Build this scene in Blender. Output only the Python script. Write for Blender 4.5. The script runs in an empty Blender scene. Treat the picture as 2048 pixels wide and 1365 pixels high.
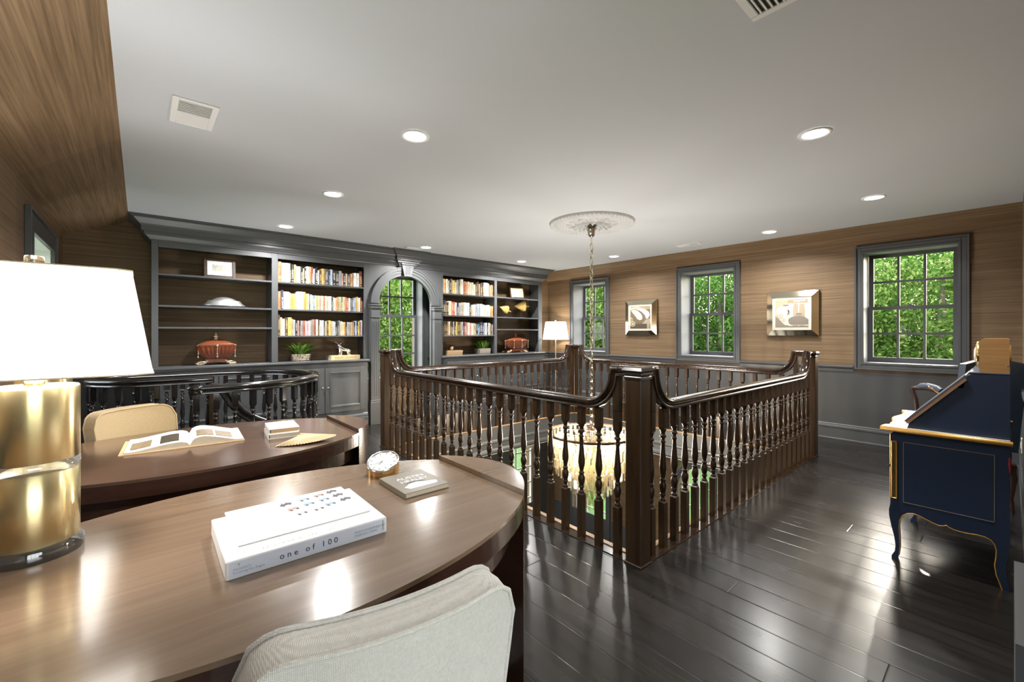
import bpy, bmesh, math, random
from mathutils import Vector, Matrix
random.seed(7)
PI = math.pi
SC = bpy.context.scene
COL = SC.collection

# ------------------------------------------------------------------ mesh builder
class MB:
    def __init__(self, T=None):
        self.v = []; self.f = []; self.m = []; self.s = []; self.T = T
    def add(self, vs, fs, m=0, smooth=False):
        b = len(self.v)
        for p in vs:
            p = tuple(p)
            self.v.append(tuple(self.T(*p)) if self.T else p)
        for f in fs:
            self.f.append([b + i for i in f]); self.m.append(m); self.s.append(smooth)
        return self
    def box(self, x0, x1, y0, y1, z0, z1, m=0):
        vs = [(x0,y0,z0),(x1,y0,z0),(x1,y1,z0),(x0,y1,z0),(x0,y0,z1),(x1,y0,z1),(x1,y1,z1),(x0,y1,z1)]
        return self.add(vs, [(3,2,1,0),(4,5,6,7),(0,1,5,4),(1,2,6,5),(2,3,7,6),(3,0,4,7)], m)
    def cbox(self, c, s, m=0):
        return self.box(c[0]-s[0]/2,c[0]+s[0]/2,c[1]-s[1]/2,c[1]+s[1]/2,c[2]-s[2]/2,c[2]+s[2]/2,m)
    def prism(self, poly, axis, a, b, m=0, smooth=False):
        n = len(poly)
        def P(p, t):
            if axis == 'x': return (t, p[0], p[1])
            if axis == 'y': return (p[0], t, p[1])
            return (p[0], p[1], t)
        vs = [P(p, a) for p in poly] + [P(p, b) for p in poly]
        self.add(vs, [tuple(range(n-1,-1,-1)), tuple(range(n,2*n))], m)
        self.add(vs, [(i,(i+1)%n,n+(i+1)%n,n+i) for i in range(n)], m, smooth)
        return self
    def lathe(self, prof, c=(0,0,0), seg=16, m=0, sx=1, sy=1, rot=0, cap=True, fn=None):
        vs = []; fs = []
        for (z, r) in prof:
            for k in range(seg):
                t = 2*PI*k/seg
                q = r*(fn(t, z) if fn else 1)
                x, y = q*math.cos(t)*sx, q*math.sin(t)*sy
                vs.append((c[0]+x*math.cos(rot)-y*math.sin(rot), c[1]+x*math.sin(rot)+y*math.cos(rot), c[2]+z))
        n = len(prof)
        for i in range(n-1):
            for k in range(seg):
                k2 = (k+1) % seg
                fs.append((i*seg+k, i*seg+k2, (i+1)*seg+k2, (i+1)*seg+k))
        self.add(vs, fs, m, True)
        if cap:
            self.add(vs, [tuple(range(seg-1,-1,-1)), tuple((n-1)*seg+k for k in range(seg))], m)
        return self
    def tube(self, pts, r, seg=8, m=0, closed=False, cap=True):
        prof = [(r*math.cos(2*PI*k/seg), r*math.sin(2*PI*k/seg)) for k in range(seg)]
        return self.sweep(prof, pts, m, closed, cap, radii=None)
    def sweep(self, prof, pts, m=0, closed=False, cap=True, radii=None, smooth=True, side=None):
        pts = [Vector(p) for p in pts]; n = len(pts); k = len(prof)
        vs = []; last = None
        for i, p in enumerate(pts):
            a = pts[i-1] if (i > 0 or closed) else p
            b = pts[(i+1) % n] if (i < n-1 or closed) else p
            t1 = (p-a).normalized() if (p-a).length > 1e-9 else None
            t2 = (b-p).normalized() if (b-p).length > 1e-9 else None
            t = ((t1 or t2) + (t2 or t1)).normalized()
            if side is not None: s = Vector(side)
            else:
                s = t.cross(Vector((0,0,1)))
                if s.length < 1e-3: s = last.copy() if last else Vector((1,0,0))
                if last and s.dot(last) < 0 and abs(t.z) > .5: s = -s
            s.normalize(); last = s
            u = s.cross(t).normalized()
            sc = 1.0 if radii is None else radii[i]
            mt = 1.0
            if t1 and t2: mt = 1/max(.5, math.sqrt(max(0.0, (1+t1.dot(t2))/2)))
            for (w, h) in prof:
                if side is not None: vs.append(p + s*w*sc + u*h*sc*mt)
                else: vs.append(p + s*w*sc*mt + u*h*sc)
        fs = []
        for i in range(n if closed else n-1):
            j = (i+1) % n
            for q in range(k):
                q2 = (q+1) % k
                fs.append((i*k+q, i*k+q2, j*k+q2, j*k+q))
        self.add(vs, fs, m, smooth)
        if cap and not closed:
            self.add(vs, [tuple(range(k-1,-1,-1)), tuple((n-1)*k+q for q in range(k))], m)
        return self
    def sphere(self, c, r, seg=12, rings=8, m=0, s=(1,1,1)):
        prof = []
        vs = [(c[0],c[1],c[2]-r*s[2])]
        for i in range(1, rings):
            ph = -PI/2 + PI*i/rings
            for k in range(seg):
                t = 2*PI*k/seg
                vs.append((c[0]+r*s[0]*math.cos(ph)*math.cos(t), c[1]+r*s[1]*math.cos(ph)*math.sin(t), c[2]+r*s[2]*math.sin(ph)))
        vs.append((c[0],c[1],c[2]+r*s[2]))
        fs = [(0, 1+(k+1)%seg, 1+k) for k in range(seg)]
        for i in range(rings-2):
            for k in range(seg):
                a = 1+i*seg+k; b = 1+i*seg+(k+1)%seg
                fs.append((a, b, b+seg, a+seg))
        e = len(vs)-1; o = 1+(rings-2)*seg
        fs += [(o+k, o+(k+1)%seg, e) for k in range(seg)]
        return self.add(vs, fs, m, True)
    def grid(self, fn, nu, nv, m=0, smooth=True, closeu=False):
        vs = [fn(i/(nu-1 if not closeu else nu), j/(nv-1)) for j in range(nv) for i in range(nu)]
        fs = []
        for j in range(nv-1):
            for i in range(nu if closeu else nu-1):
                i2 = (i+1) % nu
                fs.append((j*nu+i, j*nu+i2, (j+1)*nu+i2, (j+1)*nu+i))
        return self.add(vs, fs, m, smooth)
    def build(self, name, mats, parent=None, bevel=0, seg=1, loc=None, merge=False):
        me = bpy.data.meshes.new(name)
        me.from_pydata(self.v, [], self.f)
        if not isinstance(mats, (list, tuple)): mats = [mats]
        for x in mats: me.materials.append(x)
        me.polygons.foreach_set('material_index', self.m)
        me.polygons.foreach_set('use_smooth', self.s)
        if merge:
            bm = bmesh.new(); bm.from_mesh(me)
            bmesh.ops.remove_doubles(bm, verts=bm.verts, dist=1e-5)
            bmesh.ops.recalc_face_normals(bm, faces=bm.faces)
            bm.to_mesh(me); bm.free()
        me.update()
        o = bpy.data.objects.new(name, me); COL.objects.link(o)
        if parent is not None: o.parent = parent
        if loc: o.location = loc
        if bevel:
            b = o.modifiers.new('b', 'BEVEL'); b.width = bevel; b.segments = seg; b.limit_method = 'ANGLE'; b.angle_limit = .6
            b.harden_normals = False
        return o

def tag(o, label, cat, group=None):
    o['label'] = label; o['category'] = cat
    if group: o['group'] = group
    return o
def thing(name, label, cat, loc=(0,0,0), rz=0, group=None):
    o = bpy.data.objects.new(name, None); COL.objects.link(o)
    o.empty_display_size = .1
    o.location = loc; o.rotation_euler = (0,0,rz)
    return tag(o, label, cat, group)
def struct(o):
    o['kind'] = 'structure'; return o
def dup(root, label=None, loc=None, rz=None, group=None):
    def cp(o, par):
        c = o.copy(); COL.objects.link(c)
        if par is not None: c.parent = par; c.matrix_parent_inverse = o.matrix_parent_inverse
        for ch in list(o.children): cp(ch, c)
        return c
    r = cp(root, None)
    if label: r['label'] = label
    if group: r['group'] = group
    if loc: r.location = loc
    if rz is not None: r.rotation_euler = (0,0,rz)
    return r
def text(name, s, size, mat, parent, M, font_spacing=1, extrude=.0004, align='LEFT'):
    cu = bpy.data.curves.new(name, 'FONT'); cu.body = s; cu.size = size; cu.extrude = extrude
    cu.space_character = font_spacing; cu.align_x = align; cu.resolution_u = 3
    t = bpy.data.objects.new(name, cu); COL.objects.link(t)
    bpy.context.view_layer.update()
    me = bpy.data.meshes.new_from_object(t)
    bpy.data.objects.remove(t); me.materials.clear(); me.materials.append(mat)
    o = bpy.data.objects.new(name, me); COL.objects.link(o)
    o.parent = parent; o.matrix_local = M
    return o
def arc(cx, cy, r, a0, a1, n):
    return [(cx+r*math.cos(a0+(a1-a0)*i/(n-1)), cy+r*math.sin(a0+(a1-a0)*i/(n-1))) for i in range(n)]

# ------------------------------------------------------------------ materials
class NT:
    def __init__(self, name):
        self.mat = bpy.data.materials.new(name); self.mat.use_nodes = True
        self.t = self.mat.node_tree; self.n = self.t.nodes; self.n.clear()
        self.out = self.n.new('ShaderNodeOutputMaterial')
    def new(self, typ, **k):
        o = self.n.new('ShaderNode'+typ)
        for a, b in k.items():
            setattr(o, a, b)
        return o
    def link(self, a, b): self.t.links.new(a, b)
    def val(self, sock, x):
        if hasattr(x, 'is_linked') or hasattr(x, 'links'): self.link(x, sock)
        else: sock.default_value = x
    def math(self, op, a, b=0.0, c=None, clamp=False):
        o = self.new('Math', operation=op); o.use_clamp = clamp
        self.val(o.inputs[0], a); self.val(o.inputs[1], b)
        if c is not None: self.val(o.inputs[2], c)
        return o.outputs[0]
    def mix(self, f, a, b, typ='MIX'):
        o = self.new('Mix', data_type='RGBA', blend_type=typ)
        self.val(o.inputs[0], f); self.val(o.inputs[6], a); self.val(o.inputs[7], b)
        return o.outputs[2]
    def coord(self, kind='Object', scale=(1,1,1), rot=(0,0,0)):
        tc = self.new('TexCoord'); mp = self.new('Mapping')
        self.link(tc.outputs[kind], mp.inputs[0]); mp.inputs['Scale'].default_value = scale; mp.inputs['Rotation'].default_value = rot
        return mp.outputs[0]
    def noise(self, vec, scale=1.0, detail=2.0, rough=.5, dist=0.0):
        o = self.new('TexNoise'); self.link(vec, o.inputs['Vector'])
        o.inputs['Scale'].default_value = scale; o.inputs['Detail'].default_value = detail
        o.inputs['Roughness'].default_value = rough; o.inputs['Distortion'].default_value = dist
        return o.outputs['Fac']
    def ramp(self, f, stops):
        o = self.new('ValToRGB'); self.link(f, o.inputs[0]); e = o.color_ramp.elements
        while len(e) < len(stops): e.new(.5)
        for i, (p, c) in enumerate(stops):
            e[i].position = p; e[i].color = (*c, 1) if len(c) == 3 else c
        return o.outputs[0]
    def bump(self, h, strength=.2, dist=.01):
        o = self.new('Bump'); self.link(h, o.inputs['Height']); o.inputs['Strength'].default_value = strength
        o.inputs['Distance'].default_value = dist
        return o.outputs[0]
    def pbsdf(self, col, rough=.5, metal=0.0, normal=None, spec=.5, coat=0.0, coat_r=.1, **k):
        o = self.new('BsdfPrincipled')
        self.val(o.inputs['Base Color'], (*col, 1) if isinstance(col, tuple) and len(col) == 3 else col)
        self.val(o.inputs['Roughness'], rough); self.val(o.inputs['Metallic'], metal)
        o.inputs['Specular IOR Level'].default_value = spec
        o.inputs['Coat Weight'].default_value = coat; o.inputs['Coat Roughness'].default_value = coat_r
        if normal is not None: self.link(normal, o.inputs['Normal'])
        for a, b in k.items(): o.inputs[a.replace('_', ' ')].default_value = b
        self.link(o.outputs[0], self.out.inputs[0])
        return self.mat

def plain(name, col, rough=.5, metal=0.0, var=.06, vs=6.0, bump=0.0, bs=60.0, spec=.5, coat=0.0, **k):
    t = NT(name); v = t.coord('Object')
    n = t.noise(v, vs, 3)
    c = t.mix(n, tuple(x*(1-var) for x in col)+(1,), tuple(min(1, x*(1+var)) for x in col)+(1,))
    nm = t.bump(t.noise(v, bs, 4), bump, .004) if bump else None
    return t.pbsdf(c, rough, metal, nm, spec, coat, **k)

def wood(name, c1, c2, axis=2, rough=.3, coat=0.0, sc=18.0, bump=.05, spec=.5, stretch=.06):
    t = NT(name); s = [1, 1, 1]; s[axis] = stretch
    v = t.coord('Object', tuple(s))
    n1 = t.noise(v, sc, 5, .6, .6); n2 = t.noise(v, sc*6, 3)
    f = t.math('ADD', t.math('MULTIPLY', n1, .7), t.math('MULTIPLY', n2, .3))
    c = t.ramp(f, [(.32, c1), (.68, c2)])
    return t.pbsdf(c, rough, 0, t.bump(f, bump, .003), spec, coat, .12)

def brushed(name, col, rough=.25, axis=2):
    t = NT(name); s = [80, 80, 80]; s[axis] = .8
    n = t.noise(t.coord('Object', tuple(s)), 4, 3)
    r = t.math('ADD', rough-.06, t.math('MULTIPLY', n, .12))
    tg = t.new('Tangent', direction_type='RADIAL', axis='Z')
    m = t.pbsdf(col, r, 1.0, t.bump(n, .02, .001))
    b = [q for q in t.n if q.type == 'BSDF_PRINCIPLED'][0]; b.inputs['Anisotropic'].default_value = .85; b.inputs['Anisotropic Rotation'].default_value = .25; t.link(tg.outputs[0], b.inputs['Tangent'])
    return m

def wallpaper(name):
    t = NT(name)
    v = t.coord('Object', (1.6, 1.6, 260))
    v2 = t.coord('Object', (.7, .7, 70))
    n1 = t.noise(v, 1.0, 4, .65); n2 = t.noise(v2, 1.0, 3, .6, .3)
    f = t.math('ADD', t.math('MULTIPLY', n1, .6), t.math('MULTIPLY', n2, .4))
    c = t.ramp(f, [(.30, (.075,.045,.022)), (.48, (.158,.102,.055)), (.66, (.25,.172,.098))])
    tc = t.new('TexCoord'); sx = t.new('SeparateXYZ'); t.link(tc.outputs['Object'], sx.inputs[0])
    a = t.math('MULTIPLY', t.math('ADD', sx.outputs[0], sx.outputs[1]), 1/.92)
    fl = t.math('FLOOR', a)
    wn = t.new('TexWhiteNoise', noise_dimensions='1D'); t.link(fl, wn.inputs['W'])
    g = t.math('ADD', .88, t.math('MULTIPLY', wn.outputs['Value'], .2))
    h = t.new('HueSaturation'); t.link(c, h.inputs['Color']); t.link(g, h.inputs['Value'])
    return t.pbsdf(h.outputs[0], .62, 0, t.bump(f, .25, .004), .35)

def floorboards(name):
    t = NT(name)
    tc = t.new('TexCoord'); sx = t.new('SeparateXYZ'); t.link(tc.outputs['Object'], sx.inputs[0])
    a = t.math('MULTIPLY', sx.outputs[0], 1/.165); idx = t.math('FLOOR', a); fr = t.math('FRACT', a)
    wn = t.new('TexWhiteNoise', noise_dimensions='1D'); t.link(idx, wn.inputs['W'])
    b = t.math('ADD', t.math('MULTIPLY', sx.outputs[1], 1/1.9), t.math('MULTIPLY', wn.outputs['Value'], 7.3))
    bi = t.math('FLOOR', b); bf = t.math('FRACT', b)
    wn2 = t.new('TexWhiteNoise', noise_dimensions='2D')
    cb = t.new('CombineXYZ'); t.link(idx, cb.inputs[0]); t.link(bi, cb.inputs[1]); t.link(cb.outputs[0], wn2.inputs['Vector'])
    e1 = t.math('MULTIPLY', t.math('SUBTRACT', .5, t.math('ABSOLUTE', t.math('SUBTRACT', fr, .5))), 38.0, clamp=True)
    e2 = t.math('MULTIPLY', t.math('SUBTRACT', .5, t.math('ABSOLUTE', t.math('SUBTRACT', bf, .5))), 420.0, clamp=True)
    seam = t.math('MULTIPLY', e1, e2)
    v = t.coord('Object', (1, .07, 1))
    n = t.noise(v, 26, 5, .6, .25); n2 = t.noise(t.coord('Object', (1, .25, 1)), 5, 3)
    c = t.ramp(n, [(.3, (.010,.0085,.007)), (.7, (.027,.0235,.0205))])
    hs = t.new('HueSaturation'); t.link(c, hs.inputs['Color'])
    t.link(t.math('ADD', .7, t.math('MULTIPLY', wn2.outputs['Value'], .7)), hs.inputs['Value'])
    c2 = t.mix(seam, (.003,.003,.003,1), hs.outputs[0])
    r = t.math('ADD', .2, t.math('MULTIPLY', n2, .12))
    hgt = t.math('ADD', t.math('MULTIPLY', seam, 1.0), t.math('MULTIPLY', n, .04))
    return t.pbsdf(c2, r, 0, t.bump(hgt, .3, .003), .38, .08, .18)

def emit(name, col, strength):
    t = NT(name); e = t.new('Emission'); e.inputs[0].default_value = (*col, 1); e.inputs[1].default_value = strength
    t.link(e.outputs[0], t.out.inputs[0]); return t.mat

def glassy(name, tint=(1,1,1), gloss=.12, rough=.02, extra=0.0, extracol=(1,.9,.7), fk=.8):
    """thin clear pane: mostly transparent with a Fresnel reflection"""
    t = NT(name)
    tr = t.new('BsdfTransparent'); tr.inputs[0].default_value = (*tint, 1)
    gl = t.new('BsdfGlossy'); gl.inputs['Roughness'].default_value = rough; gl.inputs['Color'].default_value = (1,1,1,1)
    fr = t.new('Fresnel'); fr.inputs[0].default_value = 1.45
    f = t.math('ADD', t.math('MULTIPLY', fr.outputs[0], fk), gloss)
    m = t.new('MixShader'); t.link(f, m.inputs[0]); t.link(tr.outputs[0], m.inputs[1]); t.link(gl.outputs[0], m.inputs[2])
    o = m.outputs[0]
    if extra:
        tl = t.new('BsdfTranslucent'); tl.inputs[0].default_value = (*extracol, 1)
        m2 = t.new('MixShader'); m2.inputs[0].default_value = extra; t.link(o, m2.inputs[1]); t.link(tl.outputs[0], m2.inputs[2]); o = m2.outputs[0]
    t.link(o, t.out.inputs[0]); return t.mat

def leafmat(name, c1, c2, c3):
    t = NT(name)
    g = t.new('NewGeometry')
    c = t.ramp(g.outputs['Random Per Island'], [(0.0, c1), (.5, c2), (1.0, c3)])
    n = t.noise(t.coord('Object'), .9, 2)
    h = t.new('HueSaturation'); t.link(c, h.inputs['Color']); t.link(t.math('ADD', .55, t.math('MULTIPLY', n, .9)), h.inputs['Value'])
    d = t.new('BsdfDiffuse'); t.link(h.outputs[0], d.inputs[0])
    l = t.new('BsdfTranslucent'); t.link(h.outputs[0], l.inputs[0])
    m = t.new('MixShader'); m.inputs[0].default_value = .5
    t.link(d.outputs[0], m.inputs[1]); t.link(l.outputs[0], m.inputs[2]); t.link(m.outputs[0], t.out.inputs[0]); return t.mat

def bookmat(name, col, tcol, dense=.5):
    t = NT(name)
    tc = t.new('TexCoord'); sx = t.new('SeparateXYZ'); t.link(tc.outputs['Generated'], sx.inputs[0])
    oi = t.new('ObjectInfo')
    z = sx.outputs[2]; x = sx.outputs[0]
    cb = t.new('CombineXYZ')
    t.link(t.math('MULTIPLY', x, 3.2), cb.inputs[0]); t.link(t.math('MULTIPLY', z, 24.0), cb.inputs[2])
    t.link(t.math('MULTIPLY', oi.outputs['Random'], 97.0), cb.inputs[1])
    n = t.noise(cb.outputs[0], 1.6, 3, .7)
    lo = t.math('ADD', .1, t.math('MULTIPLY', oi.outputs['Random'], .3))
    hi = t.math('ADD', .6, t.math('MULTIPLY', oi.outputs['Random'], .3))
    band = t.math('MULTIPLY', t.math('GREATER_THAN', z, lo), t.math('LESS_THAN', z, hi))
    mid = t.math('LESS_THAN', t.math('ABSOLUTE', t.math('SUBTRACT', x, .5)), .3)
    tm = t.math('MULTIPLY', t.math('MULTIPLY', band, mid), t.math('GREATER_THAN', n, dense))
    foot = t.math('LESS_THAN', t.math('ABSOLUTE', t.math('SUBTRACT', z, .09)), .03)
    foot = t.math('MULTIPLY', foot, t.math('GREATER_THAN', n, .47))
    tm = t.math('MAXIMUM', tm, t.math('MULTIPLY', foot, mid))
    hs = t.new('HueSaturation'); hs.inputs['Color'].default_value = (*col, 1); hs.inputs['Saturation'].default_value = .85
    t.link(t.math('ADD', .66, t.math('MULTIPLY', oi.outputs['Random'], .4)), hs.inputs['Value'])
    t.link(t.math('ADD', .488, t.math('MULTIPLY', oi.outputs['Random'], .024)), hs.inputs['Hue'])
    c = t.mix(tm, hs.outputs[0], (*tcol, 1))
    return t.pbsdf(c, .45)

M = {}
M['paper'] = wallpaper('grasscloth')
M['floor'] = floorboards('dark oak boards')
M['grey'] = plain('charcoal grey paint', (.077,.081,.085), .38, var=.1, vs=3, bump=.02, bs=120)
M['greydk'] = plain('charcoal wainscot paint', (.06,.062,.064), .42, var=.14, vs=2, bump=.03, bs=90)
M['ceil'] = plain('ceiling paint', (.50,.525,.56), .8, var=.03, vs=1.2, bump=.03, bs=200)
M['white'] = plain('white enamel', (.75,.75,.75), .4, var=.02)
M['rail'] = wood('dark handrail varnish', (.012,.006,.003), (.042,.022,.011), 2, .18, .25, 14, .03, spec=.4)
M['bal'] = wood('walnut baluster varnish', (.018,.0095,.0045), (.062,.034,.015), 2, .3, .0, 22, .05, spec=.35)
M['ebony'] = wood('black stair varnish', (.006,.006,.006), (.022,.019,.018), 2, .14, .6, 14, .03)
M['strip'] = wood('pale oak nosing', (.30,.17,.07), (.46,.28,.13), 0, .4, 0, 12)
M['desk'] = wood('espresso desk veneer', (.030,.012,.007), (.060,.026,.016), 0, .26, .3, 9, .02, stretch=.05)
M['desktop'] = wood('walnut desktop veneer', (.165,.105,.064), (.25,.165,.105), 0, .2, .55, 9, .015, stretch=.05)
M['brass'] = brushed('brushed brass', (.80,.66,.36), .30, 0)
M['gold'] = plain('polished gold', (.85,.62,.28), .2, 1.0, .05, 20)
M['champ'] = plain('champagne mirror', (.80,.74,.58), .08, 1.0, .02, 3)
M['silver'] = plain('polished silver', (.85,.85,.84), .12, 1.0, .03, 12)
M['nickel'] = plain('polished nickel', (.62,.58,.53), .14, 1.0, .04, 12)
M['bronze'] = plain('antique bronze', (.20,.12,.06), .35, 1.0, .2, 30)
M['acryl'] = glassy('clear acrylic', (.95,.97,.98), .10, .05, .22, (.95,.98,1))
M['pane'] = glassy('window glass', (.97,.98,.98), .0, .0, fk=.2)
M['crystal'] = glassy('crystal drop', (.97,.93,.84), .12, .10, .03, (1,.84,.55))
M['shade'] = emit('lit linen shade', (1,.955,.88), 3.2)
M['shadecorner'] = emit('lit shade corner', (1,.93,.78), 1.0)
M['shadein'] = plain('shade trim', (.80,.70,.52), .7)
M['lens'] = emit('lit downlight lens', (1,.98,.95), 18)
M['bulb'] = emit('lit chandelier bulb', (1,.84,.6), 40)
M['cream'] = None
def fabric(name, c1, c2, sc=420, bump=.6):
    t = NT(name)
    v = t.coord('Object', (1,1,1))
    w1 = t.new('TexWave', wave_type='BANDS', bands_direction='X'); t.link(v, w1.inputs[0]); w1.inputs['Scale'].default_value = sc*.32; w1.inputs['Distortion'].default_value = 1.6; w1.inputs['Detail Scale'].default_value = 6
    w2 = t.new('TexWave', wave_type='BANDS', bands_direction='Z'); t.link(v, w2.inputs[0]); w2.inputs['Scale'].default_value = sc*.24; w2.inputs['Distortion'].default_value = 1.6; w2.inputs['Detail Scale'].default_value = 6
    h = t.math('MULTIPLY', w1.outputs['Fac'], w2.outputs['Fac'])
    n = t.noise(v, 140, 4)
    f = t.math('ADD', t.math('MULTIPLY', h, .6), t.math('MULTIPLY', n, .4))
    c = t.ramp(f, [(.15, c1), (.55, c2)])
    return t.pbsdf(c, .9, 0, t.bump(f, bump, .002), .2, 0, Sheen_Weight=.3)
M['cream'] = fabric('cream woven linen', (.58,.545,.48), (.84,.81,.75))
M['tan'] = fabric('tan woven linen', (.52,.38,.20), (.70,.54,.32), 300)
M['bluevel'] = plain('slate blue leather', (.045,.065,.095), .4, var=.2, vs=12, bump=.1)
M['navy'] = plain('navy lacquer', (.026,.043,.088), .36, var=.1, vs=8, bump=.02)
M['gilt'] = plain('gilt paint', (.62,.34,.075), .33, .35, .15, 25)
M['oakclk'] = wood('honey oak case', (.40,.22,.08), (.62,.38,.16), 1, .4, .1, 16)
M['terra'] = plain('chestnut lacquer', (.17,.045,.018), .28, var=.25, vs=18, coat=.3)
M['silvgold'] = plain('tarnished gilt', (.60,.47,.32), .3, .8, .3, 40)
M['paperw'] = plain('white paper', (.82,.82,.81), .55, var=.02)
M['papert'] = plain('tan page edges', (.56,.38,.20), .7, var=.15, vs=90)
M['papere'] = plain('cream page edges', (.66,.58,.44), .8, var=.12, vs=90)
M['taupe'] = plain('taupe book cover', (.20,.165,.12), .35, var=.05)
M['ink'] = plain('dark ink', (.03,.03,.035), .5)
M['inkg'] = plain('grey ink', (.42,.42,.43), .5)
M['inkb'] = plain('blue ink', (.22,.36,.46), .5)
M['inkr'] = plain('red ink', (.50,.22,.17), .5)
M['sepia'] = plain('sepia print', (.055,.042,.026), .5, var=.8, vs=60)
M['sepial'] = plain('light sepia print', (.24,.175,.10), .5, var=.7, vs=70)
M['leaf'] = leafmat('broad leaves', (.028,.075,.012), (.085,.165,.030), (.26,.34,.10))
M['leafdk'] = leafmat('deep leaves', (.016,.055,.010), (.05,.125,.022), (.15,.24,.06))
M['bark'] = plain('bark', (.09,.07,.055), .9, var=.4, vs=10, bump=.6, bs=20)
M['lawn'] = plain('lawn', (.06,.15,.025), .9, var=.4, vs=3, bump=.4, bs=40)
M['blade'] = leafmat('grass blades', (.045,.11,.012), (.11,.22,.03), (.28,.38,.10))
M['black'] = plain('black metal', (.02,.02,.02), .4)
M['woven'] = None
def woven():
    t = NT('woven beads'); v = t.coord('Object')
    vo = t.new('TexVoronoi'); t.link(v, vo.inputs['Vector']); vo.inputs['Scale'].default_value = 48; vo.inputs['Randomness'].default_value = .25
    c = t.ramp(vo.outputs['Distance'], [(.25, (.62,.52,.40)), (.62, (.05,.035,.02))])
    return t.pbsdf(c, .5, 0, t.bump(vo.outputs['Distance'], -.6, .004))
M['woven'] = woven()
M['greywood'] = wood('weathered grey wood', (.16,.14,.12), (.30,.27,.23), 0, .8, 0, 14)
M['ventgap'] = plain('vent gap', (.12,.12,.12), .8)

CZ = 2.615                       # ceiling height
XL, XR, YA, YD = -.62, 6.70, 6.56, -.08

# ---------------------------------------------------------------- floor with two openings
def curve_plate(name, outer, holes, z0, z1, mat):
    cu = bpy.data.curves.new(name, 'CURVE'); cu.dimensions = '2D'; cu.fill_mode = 'BOTH'
    for poly in [outer] + holes:
        sp = cu.splines.new('POLY'); sp.points.add(len(poly)-1)
        for i, p in enumerate(poly): sp.points[i].co = (p[0], p[1], 0, 1)
        sp.use_cyclic_u = True
    cu.extrude = (z1-z0)/2
    t = bpy.data.objects.new(name, cu); COL.objects.link(t); bpy.context.view_layer.update()
    me = bpy.data.meshes.new_from_object(t); bpy.data.objects.remove(t)
    me.transform(Matrix.Translation((0,0,(z0+z1)/2))); me.materials.clear(); me.materials.append(mat)
    o = bpy.data.objects.new(name, me); COL.objects.link(o); return o
OX0, OX1, OY0, OY1 = 2.26, 5.54, 1.47, 4.80       # edge of the gallery opening
stair_hole = arc(.52, 4.92, .68, -PI/2, PI/2, 17) + arc(.0, 5.35, .25, PI/2, 1.5*PI, 9) + [(.45, 5.1), (.45, 4.24)]
floor = struct(curve_plate('floor', [(XL,-1.4),(XR,-1.4),(XR,YA),(XL,YA)], [[(OX0,OY0),(OX1,OY0),(OX1,OY1),(OX0,OY1)], stair_hole], -.30, 0, M['floor']))

# ---------------------------------------------------------------- walls with openings
def wall_cells(mb, ax, d0, d1, a0, a1, z0, z1, ops, m=0):
    """ax 'x': wall plane at constant x, ax 'y': constant y"""
    As = sorted({a0, a1, *[o[0] for o in ops], *[o[1] for o in ops]}); Zs = sorted({z0, z1, *[o[2] for o in ops], *[o[3] for o in ops]})
    As = [a for a in As if a0 <= a <= a1]; Zs = [z for z in Zs if z0 <= z <= z1]
    for i in range(len(As)-1):
        run = None
        for j in range(len(Zs)-1):
            ca, cz = (As[i]+As[i+1])/2, (Zs[j]+Zs[j+1])/2
            if any(o[0] < ca < o[1] and o[2] < cz < o[3] for o in ops): continue
            if ax == 'x': mb.box(d0, d1, As[i], As[i+1], Zs[j], Zs[j+1], m)
            else: mb.box(As[i], As[i+1], d0, d1, Zs[j], Zs[j+1], m)
WB = [(5.02,5.83,.985,2.32), (2.685,3.514,.985,2.32), (.366,1.172,.985,2.32)]
w = MB(); wall_cells(w, 'x', XR, XR+.36, -1.4, YA+.3, 0, 2.46, WB); w.prism([(-1.4,2.46),(YA+.3,2.46),(YA+.3,2.75),(-1.4,2.75)], 'x', XR, XR+.1)
struct(w.build('wall_right', M['paper']))
w = MB(); w.add([(XR,-1.4,2.455),(XR,YA,2.455),(6.43,YA,CZ),(6.43,-1.4,CZ)], [(0,1,2,3)]); w.add([(XR+.02,-1.4,2.455),(XR+.02,YA,2.455),(6.43,YA,CZ+.02),(6.43,-1.4,CZ+.02)], [(3,2,1,0)])
struct(w.build('wall_right_slope', M['paper']))
WA = [(2.66,3.64,.63,2.30)]
w = MB(); wall_cells(w, 'y', YA, YA+.36, XL-.3, XR+.36, 0, 2.75, WA); struct(w.build('wall_back', M['paper']))
WC = [(4.72,5.72,.95,2.10)]
w = MB(); wall_cells(w, 'x', XL-.3, XL, -1.4, YA, 0, 2.39, WC); struct(w.build('wall_left', M['paper']))
w = MB(); w.add([(XL,-1.4,2.39),(XL,YA,2.39),(-.0955,YA,CZ),(-.0955,-1.4,CZ)], [(3,2,1,0)]); w.add([(XL-.3,-1.4,2.40),(XL-.3,YA,2.40),(-.0955,YA,CZ+.06),(-.0955,-1.4,CZ+.06)], [(0,1,2,3)])
struct(w.build('wall_left_slope', M['paper']))
w = MB(); w.box(1.45, XR, YD-.25, YD, 0, CZ)
struct(w.build('wall_front', M['paper']))
w = MB(); wall_cells(w, 'y', -1.7, -1.4, XL-.3, 1.70, 0, 2.75, [(-.5,1.35,.35,2.35)]); w.box(1.45, 1.70, -1.4, YD-.25, 0, CZ)
struct(w.build('wall_alcove', M['paper']))
w = MB(); w.box(-.0955, 6.43, -1.4, YA, CZ, CZ+.12); struct(w.build('ceiling', M['ceil']))
w = MB(); w.box(XL-.3, XR+.36, -1.7, YA+.36, CZ+.2, CZ+.3); struct(w.build('ceiling_roof', M['ceil']))

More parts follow.
